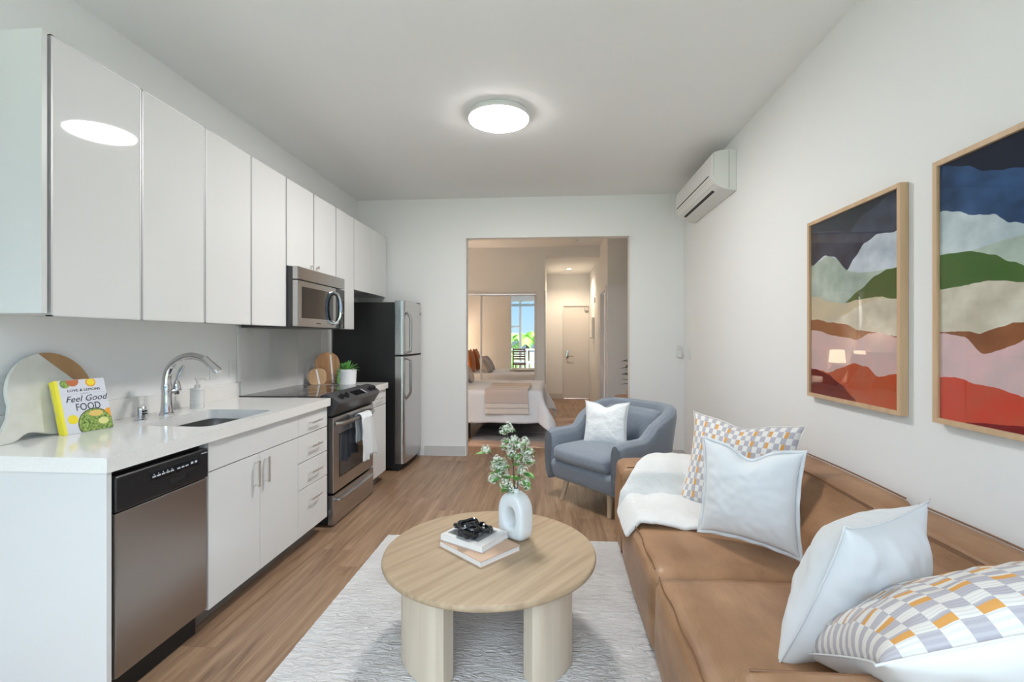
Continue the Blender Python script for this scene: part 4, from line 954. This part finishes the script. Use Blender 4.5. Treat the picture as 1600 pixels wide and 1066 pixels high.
# ------------------------------------------------------------------ rug and coffee table
def rugf(u, v):
    x = -1.095+2.05*u; y = .55+2.595*v
    return (x, y, .012+.002*noise.noise(Vector((x*14, y*40, 0)))+.0015*noise.noise(Vector((x*60, y*60, 3))))
mb = MB().grid(rugf, 160, 200)
mb.box(-1.095, .955, .55, 3.145, .0005, .0095, .002)
tag(mb.build('area_rug', M['rug'], ang=180), 'ivory textured area rug under the coffee table', 'rug')
TC = Vector((-.272, 2.10, 0)); TZ = .405; TR = .462
p = thing('coffee_table', 'round light oak coffee table on curved panel legs in front of the sofa', 'coffee table', (TC.x, TC.y, .013), .95)
MB().lathe([(0, -.028), (TR-.012, -.028), (TR-.003, -.023), (TR, -.014), (TR-.003, -.005), (TR-.010, 0), (0, 0)], (TC.x, TC.y, TZ), 128).build('tabletop', M['oak'], p, ang=60)
def tleg(a0, a1, r0=.270, r1=.385):
    pl = []; rc = .05
    am = math.radians(a0); an = math.radians(a1)
    for k in range(17): a = am+(an-am)*k/16; e_ = min(k, 16-k)/16; rr = r1-.03*max(0, 1-e_/.12)**2; pl.append((TC.x+rr*math.cos(a), TC.y+rr*math.sin(a)))
    for k in range(17): a = an+(am-an)*k/16; e_ = min(k, 16-k)/16; rr = r0+.02*max(0, 1-e_/.12)**2; pl.append((TC.x+rr*math.cos(a), TC.y+rr*math.sin(a)))
    MB().prism(pl, .013, TZ-.028, bev=.006).build('leg', M['oakleg'], p, ang=30)
tleg(200, 248); tleg(304, 341); tleg(20, 70); tleg(110, 160)

# books on the table
TT = TZ
def book(c, w, h, t, rz, z, coverm, label, pages=M['paper']):
    fm = Matrix.Translation((c[0], c[1], z)) @ Matrix.Rotation(rz, 4, 'Z')
    p = thing('coffee_table_book', label, 'book', (c[0], c[1], z), rz)
    MB().box(-w/2+.002, w/2-.004, -h/2+.003, h/2-.003, .0025, t-.0025, mx=fm).build('pages', pages, p)
    MB().box(-w/2, w/2, -h/2, h/2, 0, .0025, mx=fm).box(-w/2, w/2, -h/2, h/2, t-.0025, t, mx=fm).box(-w/2, -w/2+.0025, -h/2, h/2, 0, t, mx=fm).build('cover', coverm, p)
    return p, fm
r1 = math.atan2(2.166-1.898, -.128+.284)   # right-hand edge direction
p, fm = book((-.318, 2.090), .285, .225, .026, 2.42+PI, TT, M['blush'], 'lower blush-coloured hardcover book on the coffee table')
MB().box(-.02, .06, .095, .10, .026, .0264, mx=fm).box(-.13, -.09, .02, .024, .026, .0264, mx=fm).build('cover_lettering', M['ink'], p.children[1])
p, fm = book((-.345, 2.130), .235, .19, .028, 2.62+PI, TT+.0262, M['coverw'], 'upper white book with grey photo cover, under the black chain')
MB().box(-.10, .075, -.07, .07, .028, .0284, mx=fm).build('cover_photo', M['coverg'], p.children[1])
# chain link ornament
CZ = TT+.0262+.0284
p = thing('chain_link_ornament', 'glossy black decorative chain links piled on the white book', 'ornament', (-.352, 2.12, CZ))
random.seed(21)
for k in range(9):
    a = k*2.1+.3; rr = .040 if k < 6 else .018; cx_, cy_ = -.358+1.2*rr*math.cos(a), 2.115+rr*math.sin(a)
    z = CZ+.013+(.010 if k % 2 else 0)+(.016 if k >= 6 else 0); tilt = .25*(1 if k % 2 else -1); pts = []
    R_ = Matrix.Rotation(a*1.3, 4, 'Z') @ Matrix.Rotation(tilt, 4, 'X')
    for q in range(28):
        t = 2*PI*q/28; v = R_ @ Vector((.044*math.cos(t), .027*math.sin(t), .005*math.sin(3*t))); pts.append((cx_+v.x, cy_+v.y, max(CZ+.0088, z+v.z)))
    MB().tube(pts, .0085, 10, closed=True).build('link', M['chain'], p)

# vase with flowering branches
VX, VY = -.170, 2.225; va = math.radians(-38)
p = thing('ring_vase', 'white matt ceramic vase with a round hole through it on the coffee table', 'vase', (VX, VY, TT), va)
def vasef(u, v):
    phi = 2*PI*u+.0001; a = 2*PI*v
    c, s = math.cos(phi), math.sin(phi)
    # outline: arched top, squarish base
    ex = 2.25 if s > 0 else 6; q = (abs(c)**ex+abs(s)**ex)**(-1/ex)
    wx, wz = .077, (.092 if s > 0 else .120)
    ox, oz = wx*c*q, .120+wz*s*q
    ix, iz = .029*c+.002, .100+.043*s
    mx_, mz = (ox+ix)/2, (oz+iz)/2; ca, sa = math.cos(a), math.sin(a); e2 = 3.6; q2 = (abs(ca)**e2+abs(sa)**e2)**(-1/e2)
    return (mx_+(ox-ix)/2*ca*q2, .044*sa*q2, max(.0005, mz+(oz-iz)/2*ca*q2))
fm = Matrix.Translation((VX, VY, TT)) @ Matrix.Rotation(va, 4, 'Z')
mb = MB(); b = bmesh.new(); g = [[b.verts.new(vasef(i/72, j/28)) for j in range(28)] for i in range(72)]
for i in range(72):
    for j in range(28): b.faces.new((g[i][j], g[(i+1) % 72][j], g[(i+1) % 72][(j+1) % 28], g[i][(j+1) % 28]))
bmesh.ops.recalc_face_normals(b, faces=b.faces); mb.add(b, fm)
mb.build('body', M['ceramic'], p, ang=180)
MB().lathe([(.030, .196), (.022, .205), (.017, .214), (.018, .228), (.0155, .228), (.014, .205)], (VX, VY, TT), 28).build('neck', M['ceramic'], p, ang=60)
random.seed(5)
def flower_branch(label, pts, clusters, leaves):
    p = thing('flowering_branch', label, 'branch', pts[0], group='white blossom branches in the ring vase')
    mb = MB().tube(pts, [.0035*(1-.5*k/len(pts)) for k in range(len(pts))], 7)
    mb.build('stem', M['stem'], p)
    for (c, r) in clusters:
        c = Vector(c); r *= 1.12; f = MB()
        for k in range(int(46*r/.03)):
            d_ = Vector((random.gauss(0, 1), random.gauss(0, 1), random.gauss(0, 1))).normalized()*r*random.random()**.4; q = c+d_
            pet = 5; ax = d_.normalized() if d_.length > 1e-5 else Vector((0, 0, 1)); u_ = ax.orthogonal().normalized(); w_ = ax.cross(u_); rr = .0078
            b = bmesh.new(); cv0 = b.verts.new(q); ring = []
            for s_ in range(pet*2):
                an = PI*s_/pet; ra = rr if s_ % 2 == 0 else rr*.45; ring.append(b.verts.new(q+u_*math.cos(an)*ra+w_*math.sin(an)*ra+ax*.0025*(s_ % 2 == 0)))
            for s_ in range(pet*2): b.faces.new((cv0, ring[s_], ring[(s_+1) % (pet*2)]))
            f.add(b)
        f.build('flower_cluster', M['flower'], p, ang=180, solid=.001)
        g_ = MB()
        for k in range(7):
            a = random.random()*6.28; leaf_blade(g_, c+Vector((0, 0, -r*.4)), (math.cos(a), math.sin(a), .3*random.random()), r*1.35, .006+.005*random.random(), .2, 4)
        g_.build('leaf_tuft', M['green2'], p, ang=180)
    for (c, d_, L_) in leaves:
        g_ = MB(); leaf_blade(g_, c, d_, L_, L_*.42, .15, 6); g_.build('leaf', M['green2'], p, ang=180)
V0 = Vector((VX, VY, TT+.20))
def rel(dx, dz, dy=0): return (VX+dx*1.05-.01*(dz > .25), VY+dy, TT+(.20+(dz-.20)*.84 if dz > .20 else dz))
flower_branch('tallest blossom branch rising above the others in the ring vase', [rel(0, .19), rel(.004, .27), rel(.0, .36), rel(-.012, .45), rel(-.028, .545)],
    [(rel(-.022, .565), .026), (rel(-.042, .55), .018), (rel(.0, .50), .026), (rel(-.03, .475), .028), (rel(.025, .47), .02), (rel(-.008, .43), .026)],
    [(rel(-.03, .55), (-.6, 0, .9), .04), (rel(0, .46), (.9, -.2, .1), .045), (rel(-.01, .49), (-.8, -.4, .2), .045), (rel(.01, .42), (.3, -.9, -.1), .05)])
flower_branch('right blossom branch leaning right in the ring vase', [rel(.004, .19, .004), rel(.02, .27), rel(.035, .34), rel(.05, .41), rel(.055, .47)],
    [(rel(.052, .49), .022), (rel(.062, .435), .028), (rel(.03, .405), .03), (rel(.068, .39), .026), (rel(.042, .335), .026), (rel(.045, .275), .028), (rel(.052, .245), .018)],
    [(rel(.05, .45), (.6, -.6, .3), .05), (rel(.03, .37), (-.5, -.6, .1), .05), (rel(.055, .32), (.7, -.5, -.2), .055), (rel(.05, .28), (.5, -.8, -.3), .05), (rel(.03, .30), (-.4, -.9, 0), .055), (rel(.06, .43), (.8, .1, .3), .045)])
flower_branch('left blossom branch reaching out to the left of the ring vase', [rel(-.004, .19, -.004), rel(-.025, .27), rel(-.055, .34), rel(-.085, .40), rel(-.115, .435)],
    [(rel(-.122, .445), .020), (rel(-.075, .385), .024), (rel(-.05, .365), .03), (rel(-.075, .335), .028), (rel(-.045, .315), .03), (rel(-.09, .28), .022), (rel(-.035, .26), .03), (rel(-.015, .235), .024)],
    [(rel(-.12, .43), (-1, -.1, -.05), .055), (rel(-.07, .39), (.5, -.7, .3), .06), (rel(-.03, .24), (-.5, -.8, -.1), .055), (rel(-.02, .30), (.5, -.8, .2), .055), (rel(-.05, .34), (-.3, -.9, .1), .055), (rel(-.06, .29), (-.8, -.5, -.2), .05), (rel(-.03, .35), (.4, -.8, .3), .05)])

# ------------------------------------------------------------------ sofa
p = thing('sofa', 'tan leather modular sofa along the right wall', 'sofa', (.9, 1.95, .0))
SF, SB = .402, 1.405        # front and back of the sofa in X
YN, YM_, YF = .80, 1.945, 3.10   # near end, module joint, far end
def lth(mb, name, par=p): return mb.build(name, M['leather'], par, ang=180)
for (a, b_, sd) in ((YM_+.004, YF-.30, 1), (YN+.337, YM_-.004, 2)):
    st = lth(MB().rbox(SF, 1.20, a, b_, .045, .392, .045, 16, (.012, .006, .022), .006, 5, seed=sd), 'seat')
    bk = MB().rbox(1.10, SB, a, b_, .05, .70, .055, 16, (.02, .004, .012), .003, 5, seed=sd+5)
    for v in bk.bm.verts:      # lean the front of the back cushion
        if v.co.z > .35: v.co.x = SB-(SB-v.co.x)*(1-.50*min(1, (v.co.z-.35)/.30)); v.co.z -= .045*min(1, max(0, v.co.z-.45)/.2)*min(1, (SB-v.co.x)/.16)
    bo = lth(bk, 'backrest')
    MB().tube([(SF+.012+.004*math.sin(k), a+.03+(b_-a-.06)*k/20, .396+.004*math.sin(PI*k/20)) for k in range(21)], .003, 6).build('seam', M['piping'], st)
    MB().tube([(1.252+.002*math.sin(PI*k/20), a+.03+(b_-a-.06)*k/20, .664+.006*math.sin(PI*k/20)) for k in range(21)], .003, 6).build('seam', M['piping'], bo)
    MB().tube([(SB-.03, a+.03+(b_-a-.06)*k/20, .705+.006*math.sin(PI*k/20)) for k in range(21)], .0035, 6).build('seam', M['piping'], bo)
# far arm and near arm
for (a, b_, sd, za) in ((YF-.30, YF, 11, .575), (YN, YN+.335, 12, .592)):
    am = lth(MB().rbox(SF, 1.16, a+.002, b_, .045, za, .045, 16, (.012, .008, .012), .005, 5, seed=sd), 'arm')
    bk = MB().rbox(1.12, SB, a+.002, b_, .05, .70, .055, 12, (.01, .004, .01), .004, 5, seed=sd+1); lth(bk, 'corner_back')
    yi = a+.035 if a > 2 else b_-.035
    MB().tube([(SF+.035+(1.05-SF)*k/20, yi, za+.002) for k in range(21)], .003, 6).build('seam', M['piping'], am)
    MB().tube([(SF+.002, yi, .08+(za-.12)*k/10) for k in range(11)], .003, 6).build('seam', M['piping'], am)
for x in (.48, 1.33):
    for y in (YN+.08, YM_-.06, YM_+.06, YF-.08): MB().cyl((x, y, .013 if x < .9 and y < 3.0 else .0), (x, y, .06), .025, n=16).build('foot', M['blackm'], p)

# ------------------------------------------------------------------ cushions
def pillow_mesh(w, h, t, seed=0, ears=.05, chop=0, flange=0, n=36, wr=.006, back_mat=False, lump=0):
    """local: width X, height Y, face +Z"""
    mb = MB()
    for side in (1, -1):
        def f(u, v):
            a, b_ = 2*u-1, 2*v-1
            ed = (1-a*a)*(1-b_*b_)
            cn = 1+.045*abs(a)**9*abs(b_)**9; X = w/2*a*(1-ears*(1-b_*b_))*cn; Y = h/2*b_*(1-ears*(1-a*a))*cn
            prof = max(0, (1-abs(a)**2.4)*(1-abs(b_)**2.4))**.55
            wrn = wr*(noise.noise(Vector((a*3+seed, b_*3, side)))+.6*noise.noise(Vector((a*7, b_*7+seed, side*2))))
            # gathers radiating from the seams
            gat = .25*wr*math.sin(a*26+seed)*abs(b_)**4+.25*wr*math.sin(b_*26)*abs(a)**4
            Z = side*(t/2*prof+(wrn+gat)*min(1, ed*5)*(1 if prof > 0 else 0))
            if chop: Y -= chop*math.exp(-(a/.32)**2)*max(0, b_)**2.5; 
            if lump: Z += side*lump*math.sin(2.2*a+1)*ed
            return (X, Y, Z)
        mb.grid((lambda u, v, f=f, s=side: f(u, v) if s > 0 else f(1-u, v)), n, n, uv=True, mi=(1 if side < 0 and back_mat else 0))
    mb.fix(1e-5)
    return mb
def pillow(name, label, cat, c, x, y, w, h, t, m, group=None, flange=0, trimm=None, **k):
    fm = frame_mx(c, x, y); p = thing(name, label, cat, c, group=group); p.rotation_euler = fm.to_euler()
    mb = pillow_mesh(w, h, t, back_mat=isinstance(m, list), **k)
    if flange:
        ears = k.get('ears', .05); ch = k.get('chop', 0); ol = []; N = 48
        def ed(s, q):
            a, b_ = [(2*q-1, -1), (1, 2*q-1), (1-2*q, 1), (-1, 1-2*q)][s]
            X = w/2*a*(1-ears*(1-b_*b_)); Y = h/2*b_*(1-ears*(1-a*a))
            if ch: Y -= ch*math.exp(-(a/.32)**2)*max(0, b_)**2.5
            return a, b_, X, Y
        for s in range(4):
            for q in range(N): ol.append(ed(s, q/N))
        fl = bmesh.new(); r_in = []; r_out = []
        for i, (a, b_, X, Y) in enumerate(ol):
            wv = .004*math.sin(i*.55)+.003*noise.noise(Vector((i*.2, 0, 0))); r_in.append(fl.verts.new((X*.985, Y*.985, 0)))
            mxab = max(abs(a), abs(b_)); cor = 1
            r_out.append(fl.verts.new((X+flange*a*(1 if abs(a) > .99 else .98), Y+flange*b_*(1 if abs(b_) > .99 else .98), wv)))
        for i in range(len(ol)): j = (i+1) % len(ol); fl.faces.new((r_in[i], r_in[j], r_out[j], r_out[i]))
        mb2 = MB(); mb2.add(fl)
        body = mb.build('cover', m, p, world=False, ang=180, sub=1)
        mb2.build('flange_edge', trimm or m, p, world=False, ang=180, solid=.003)
    else:
        body = mb.build('cover', m, p, world=False, ang=180, sub=1)
        ears = k.get('ears', .05); ch = k.get('chop', 0); ol = []
        for s in range(4):
            for q in range(24):
                a, b_ = [(q/12-1, -1), (1, q/12-1), (1-q/12, 1), (-1, 1-q/12)][s]; cn = 1+.045*abs(a)**9*abs(b_)**9
                X = w/2*a*(1-ears*(1-b_*b_))*cn; Y = h/2*b_*(1-ears*(1-a*a))*cn
                if ch: Y -= ch*math.exp(-(a/.32)**2)*max(0, b_)**2.5
                ol.append((X, Y, 0))
        MB().tube(ol, .0028, 6, closed=True).build('seam', m[0] if isinstance(m, list) else m, p, world=False, ang=180)
    return p
# chequered pillow in the far corner of the sofa
pillow('throw_pillow', 'grey, cream and ochre chequered pillow in the far corner of the sofa', 'pillow', (.955, 2.56, .665), (.60, -.62, 0), (.30, .22, 1), .57, .50, .15, M['check'], seed=3, ears=.09, chop=.03)
# white flanged pillow in front of it
pillow('throw_pillow', 'white square pillow with flanged edge leaning on the chequered pillow', 'pillow', (.855, 2.165, .650), (.36, -.31, .0), (.10, .07, 1), .415, .42, .16, M['whitefab'], seed=8, ears=.10, chop=.05, flange=.013)
# white pillow tipped to the right
pillow('throw_pillow', 'plump white pillow leaning against the near part of the sofa back', 'pillow', (.90, 1.50, .605), (.40, .28, -.02), (.19, -.06, .42), .50, .48, .24, M['whitefab'], seed=14, ears=.10, chop=.0, wr=.010, lump=.02)
# big chequered and white pillow in the near corner
pillow('throw_pillow', 'large pillow with chequered front and white back against the near arm, bottom right corner', 'pillow', (1.01, 1.205, .650), (1, -.02, .27), (.02, -.45, .30), .70, .58, .24, [M['whitefab'], M['checkbig']], seed=20, ears=.05, wr=.012)

# fuzzy throw over the far arm
def throwf(u, v):
    # v runs from the rear of the arm over its top down on to the seat and forward; u runs from the front edge inwards
    path = [(3.00, .600), (2.93, .612), (2.86, .612), (2.80, .598), (2.755, .56), (2.735, .50), (2.715, .45), (2.67, .432), (2.60, .428), (2.52, .428), (2.44, .425), (2.36, .424)]
    t = v*(len(path)-1); i = min(int(t), len(path)-2); f = t-i
    y = path[i][0]*(1-f)+path[i+1][0]*f; z = path[i][1]*(1-f)+path[i+1][1]*f
    xl = .62-.255*min(1, (v/.55))**.9+.0*v; xr = 1.12-.22*v-.18*max(0, v-.8)*2
    if v > .8: xl += .02*(v-.8)
    x = xl+(xr-xl)*u; y -= .10*u*max(0, v-.55)*1.2-.16*max(0, v-.7)*(1-u)**2*1.3
    bmp = .012*noise.noise(Vector((x*9, y*9, z*9)))+.005*noise.noise(Vector((x*26, y*26, z*26)))
    ed = min(1, min(u, 1-u, v, 1-v)*12)
    puff = .020*ed**.5
    ny, nz = (0, 1) if z > .59 or z < .45 else (-.8, .6)
    if x < .43 and z < .46: z -= (.43-x)*1.3
    return (x, y+ny*(puff+bmp), z+nz*(puff+bmp))
tag(MB().grid(throwf, 44, 70).build('throw_blanket', M['fuzzy'], ang=180, solid=.022, sub=1), 'fluffy white throw draped over the far arm and seat of the tan sofa', 'throw')

# ------------------------------------------------------------------ armchair
wd = Vector((.66, -.75, 0)).normalized(); fd_ = Vector((-.75, -.66, 0)).normalized()
AC = Vector((.525, 3.95, 0))-wd*.045
p = thing('armchair', 'grey-blue upholstered armchair with wooden legs in the far corner', 'armchair', AC, math.atan2(wd.y, wd.x))
# local frame: X = sitter's left-right (towards the sofa), Y = backwards
HW, HD = .415, .39
def plan(s, off, lean=0):
    """U path: s 0 (left arm front) .. 1 (right arm front)"""
    hw, hd = HW-off, HD-off
    a = PI*(1.0-s)*1.0
    # superelliptic back half plus straight arms
    straight = .30
    if s < straight: return Vector((-hw, -HD+ (HD+.02)*(s/straight), 0)), Vector((-1, 0, 0))
    if s > 1-straight: return Vector((hw, -HD+(HD+.02)*((1-s)/straight), 0)), Vector((1, 0, 0))
    t = (s-straight)/(1-2*straight); an = PI*(1-t); c, s_ = math.cos(an), math.sin(an); q = (abs(c)**3+abs(s_)**3)**(-1/3)
    return Vector((hw*c*q, .02+(hd-.02)*s_*q, 0)), Vector((c, s_, 0)).normalized()
def shell(u, v):
    s = u; P, nrm = plan(s, 0)
    e_ = min(s, 1-s); tb = max(0, min(1, (e_-.20)/.22)); tb = tb*tb*(3-2*tb)
    top = .575+(.79-.575)*tb-.02*max(0, 1-e_/.06)**2
    th = .105-.01*tb
    sec = [(-.055, .165), (-.012, .23), (.0, .33), (.006, .45), (.008, top-.07), (0, top-.025), (-.028, top), (-.06, top+.004), (-.09, top-.012), (-th, top-.05), (-th-.004, top-.12), (-th, .40), (-th, .30)]
    t = v*(len(sec)-1); i = min(int(t), len(sec)-2); f = t-i
    o_ = sec[i][0]*(1-f)+sec[i+1][0]*f; z = sec[i][1]*(1-f)+sec[i+1][1]*f
    lean = .05*tb*max(0, (z-.4)/.39)
    q = P+nrm*(o_+lean)
    if e_ < .05:
        k = 1-e_/.05; mid = -th/2; q = P+nrm*(mid+(o_-mid)*(1-.35*k*k)+lean); q.y -= .0
        q.y += .03*(1-math.sqrt(max(0, 1-((z-.37)/.30)**2))) if abs(z-.37) < .30 else .03
    return (q.x, q.y, z)
mb = MB().grid(shell, 96, 48)
es = [e_ for e_ in mb.bm.edges if e_.is_boundary]; bmesh.ops.holes_fill(mb.bm, edges=es, sides=0)
bmesh.ops.recalc_face_normals(mb.bm, faces=mb.bm.faces)
mb.build('shell', M['blue'], p, world=False, ang=80)
base = MB().rbox(-HW+.05, HW-.05, -HD+.005, HD-.04, .165, .345, .05, 12, (.0, .012, 0))
for v in base.bm.verts:
    k = max(0, (.30-v.co.z)/.14); v.co.x *= 1-.08*k; v.co.y = v.co.y*(1-.07*k)
base.build('base', M['blue'], p, world=False, ang=180)
sc_ = MB().rbox(-.292, .292, -HD-.018, .27, .335, .460, .045, 14, (.008, .014, .022))
so = sc_.build('seat_cushion', M['blue'], p, world=False, ang=180)
pp = []
for k in range(60):
    a = 2*PI*k/60; c, s_ = math.cos(a), math.sin(a); q = (abs(c)**7+abs(s_)**7)**(-1/7); pp.append((.291*c*q, -.075+.300*s_*q-.015, .352))
MB().tube(pp, .004, 6, closed=True).build('piping', M['bluepipe'], so, world=False)
MB().rbox(-.285, .285, .20, .315, .38, .74, .05, 12, (0, .02, .01)).build('back_cushion', M['blue'], p, world=False, ang=180)
for (x, y) in ((-.235, -.285), (.225, -.285), (-.25, .24), (.25, .24)):
    MB().cyl((x*1.12, y*1.12, 0), (x, y, .185), .0165, .024, n=20).build('leg', M['leg'], p, world=False)
cpos = AC+wd*(-.02)+fd_*(-.04)
pillow('throw_pillow', 'small white ribbed knit pillow sitting on the grey-blue armchair', 'pillow', (cpos.x-.07, cpos.y-.02, .622), (.80, -.42, .02), (.16, .16, 1), .375, .36, .14, M['knit'], seed=30, ears=.07, chop=.035)

# ------------------------------------------------------------------ bedroom
p = thing('bedroom_rug', 'faded grey and tan rug under the bed', 'rug', (-1.05, 5.80, 0))
p.name = 'bedroom_rug'
MB().box(0, 1.42, 0, 2.2, 0.001, .010, .002).build('pile', M['brug'], p, world=False)
BX0, BX1, BY0, BY1 = -2.05, -.17, 6.24, 7.70
p = thing('bed', 'bed with white duvet standing in the bedroom beyond the opening', 'bed', (-1.1, 6.97, 0))
MB().box(BX0, BX1-.03, BY0+.03, BY1-.03, .26, .32, .01).build('frame', M['blackm'], p)
MB().rbox(BX0, BX1-.01, BY0+.01, BY1-.01, .32, .61, .05, 8).build('mattress', M['duvet'], p)
for x in (BX0+.1, -1.1, -.42):
    for y in (BY0+.1, BY1-.1): MB().box(x-.015, x+.015, y-.015, y+.015, .0 if not (-1.05 < x < .37) else .011, .26).build('leg', M['blackm'], p)
MB().rbox(BX0-.12, BX0-.02, BY0-.03, BY1+.03, .02, 1.12, .045, 8).build('headboard', M['headb'], p)
def duvet(u, v):
    # flattened cloth: x from head to beyond the foot, y across both sides
    X = BX0+.05+(BX1-BX0+.42)*u; Y = BY0-.44+(BY1-BY0+.88)*v
    top = .645+.012*noise.noise(Vector((X*4, Y*4, 0)))
    ox = max(0, X-BX1); oy = max(0, BY0-Y) or -max(0, Y-BY1)
    ay = abs(oy); r = .05
    d = max(ox, ay) if min(ox, ay) == 0 else math.hypot(ox, ay)
    x = min(X, BX1); y = min(max(Y, BY0), BY1)
    if d > 0:
        dx, dy = (ox/ d if d else 0), (-oy/d if d else 0)
        out_ = r*math.sin(min(d/r, PI/2))+.055*max(0, d-r*1.57)
        if ox > 0 and ay > 0: out_ += .16*(d/.44)*min(1, min(ox, ay)/.2)
        fold = .016*math.sin((X*10 if ay > 0 else Y*10))*min(1, d/.2)
        x += dx*(out_+fold); y += dy*(out_+fold)
        z = top-(r*(1-math.cos(min(d/r, PI/2)))+max(0, d-r*1.57))
    else: z = top
    return (x, y, max(.014, z))
dv = MB().grid(duvet, 80, 90).build('duvet', M['duvet'], p, ang=180, solid=.014)
def thr(u, v):
    X = -.86+.56*u; s_ = v*1.1; Y = BY0-.35+s_
    top = .670+.006*noise.noise(Vector((X*6, Y*6, 3)))
    if Y >= BY0: return (X+.01*math.sin(Y*5), Y, top)
    d = BY0-Y; r = .05; out_ = r*math.sin(min(d/r, PI/2))+.07*max(0, d-r*1.57)
    return (X+.006*math.sin(Y*12), BY0-out_-.022-.004*math.sin(X*22), top-(r*(1-math.cos(min(d/r, PI/2)))+max(0, d-r*1.57)))
tag(MB().grid(thr, 30, 60, uv=True).build('bed_throw', M['stripe'], ang=180, solid=.006), 'beige striped throw blanket folded over the side of the bed', 'throw')
G = None
pillow('bed_pillow', 'grey patterned bed pillow at the left edge of the opening', 'pillow', (-1.33, 6.72, .80), (.1, -1, 0), (-.45, 0, .75), .44, .36, .15, mat('grey_print_pillow', (.56, .54, .55), .9, col2=(.26, .24, .27), vscale=(26, 26, 26)), seed=41)
pillow('bed_pillow', 'cream and grey pillow on the bed seen in the closet mirror', 'pillow', (-1.30, 7.30, .80), (.1, -1, 0), (-.45, 0, .75), .44, .34, .15, mat('cream_print_pillow', (.66, .58, .50), .9, col2=(.36, .33, .33), vscale=(22, 3, 3)), seed=42)
pillow('bed_pillow', 'rust orange pillow on the bed, the nearer to the camera', 'pillow', (-1.58, 6.65, .88), (0, -1, 0), (-.18, 0, 1), .46, .46, .15, M['rust'], seed=43)
pillow('bed_pillow', 'rust orange pillow on the bed seen in the closet mirror', 'pillow', (-1.60, 7.25, .88), (0, -1, 0), (-.18, 0, 1), .46, .46, .15, M['rust'], seed=44)
pillow('bed_pillow', 'pale grey pillow against the headboard behind the orange pillows', 'pillow', (-1.80, 7.15, .90), (0, -1, 0), (-.12, 0, 1), .62, .48, .15, M['headb'], seed=45)
def bedlamp(y, label):
    p = thing('table_lamp', label, 'lamp', (-2.10, y, .55))
    MB().lathe([(0, 0), (.07, 0), (.07, .012), (.02, .03), (.045, .12), (.05, .18), (.02, .30), (.01, .36), (0, .36)], (-2.10, y, .55)).build('base', M['ceramic'], p)
    MB().lathe([(.125, .36), (.105, .58)], (-2.10, y, .55), 40).build('lamp_shade', M['shade'], p, ang=180, solid=.003)
    point('lamp_bulb', (-2.10, y, .55+.46), 10, (1, .80, .60), .04)
def nightstand(y, label):
    p = thing('nightstand', label, 'nightstand', (-2.10, y, 0))
    MB().box(-2.32, -1.90, y-.20, y+.20, .12, .55, .006).build('body', M['tanwood'], p)
    MB().box(-1.90, -1.885, y-.18, y+.18, .34, .53, .003).build('drawer', M['tanwood'], p)
    for sx2 in (-2.28, -1.94):
        for sy2 in (y-.16, y+.16): MB().box(sx2-.015, sx2+.015, sy2-.015, sy2+.015, 0, .12).build('leg', M['tanwood'], p)
nightstand(8.0, 'wooden nightstand on the closet side of the bed'); bedlamp(8.0, 'lit table lamp on the closet-side nightstand')
nightstand(5.90, 'wooden nightstand on the living room side of the bed'); bedlamp(5.90, 'lit table lamp on the nightstand by the living room wall')
# plant on a stand beyond the armchair
p = thing('plant_stand', 'tan wooden side table beyond the opening behind the armchair', 'side table', (1.02, 6.35, 0))
MB().cyl((1.02, 6.35, .545), (1.02, 6.35, .575), .20, n=40).build('tabletop', M['tanwood'], p)
for k in range(3): MB().cyl((1.02+.16*math.cos(k*2.1+.4), 6.35+.16*math.sin(k*2.1+.4), 0), (1.02+.11*math.cos(k*2.1+.4), 6.35+.11*math.sin(k*2.1+.4), .545), .014).build('leg', M['tanwood'], p)
p = thing('potted_plant', 'dark green spiky leaved plant in small pale pot, half hidden by the opening edge', 'potted plant', (1.03, 6.35, .575))
MB().lathe([(0, 0), (.045, 0), (.07, .05), (.07, .08), (.05, .12), (.042, .12), (.04, .10), (0, .10)], (1.03, 6.35, .575)).build('pot', mat('taupe_pot', (.50, .42, .38), .6), p)
MB().cyl((1.03, 6.35, .67), (1.035, 6.35, 1.05), .008).build('stem', M['stem'], p)
random.seed(9)
for k in range(26):
    a = k*2.4; el_ = .1+.7*random.random(); z = .72+.34*(k/26)
    mb = MB(); leaf_blade(mb, (1.03, 6.35, z), (math.cos(a)*math.cos(el_), math.sin(a)*math.cos(el_), math.sin(el_)), .13+.05*random.random(), .026, .35)
    mb.build('leaf', M['darkgreen'], p, ang=180)
# re-seat helper: nothing else to do
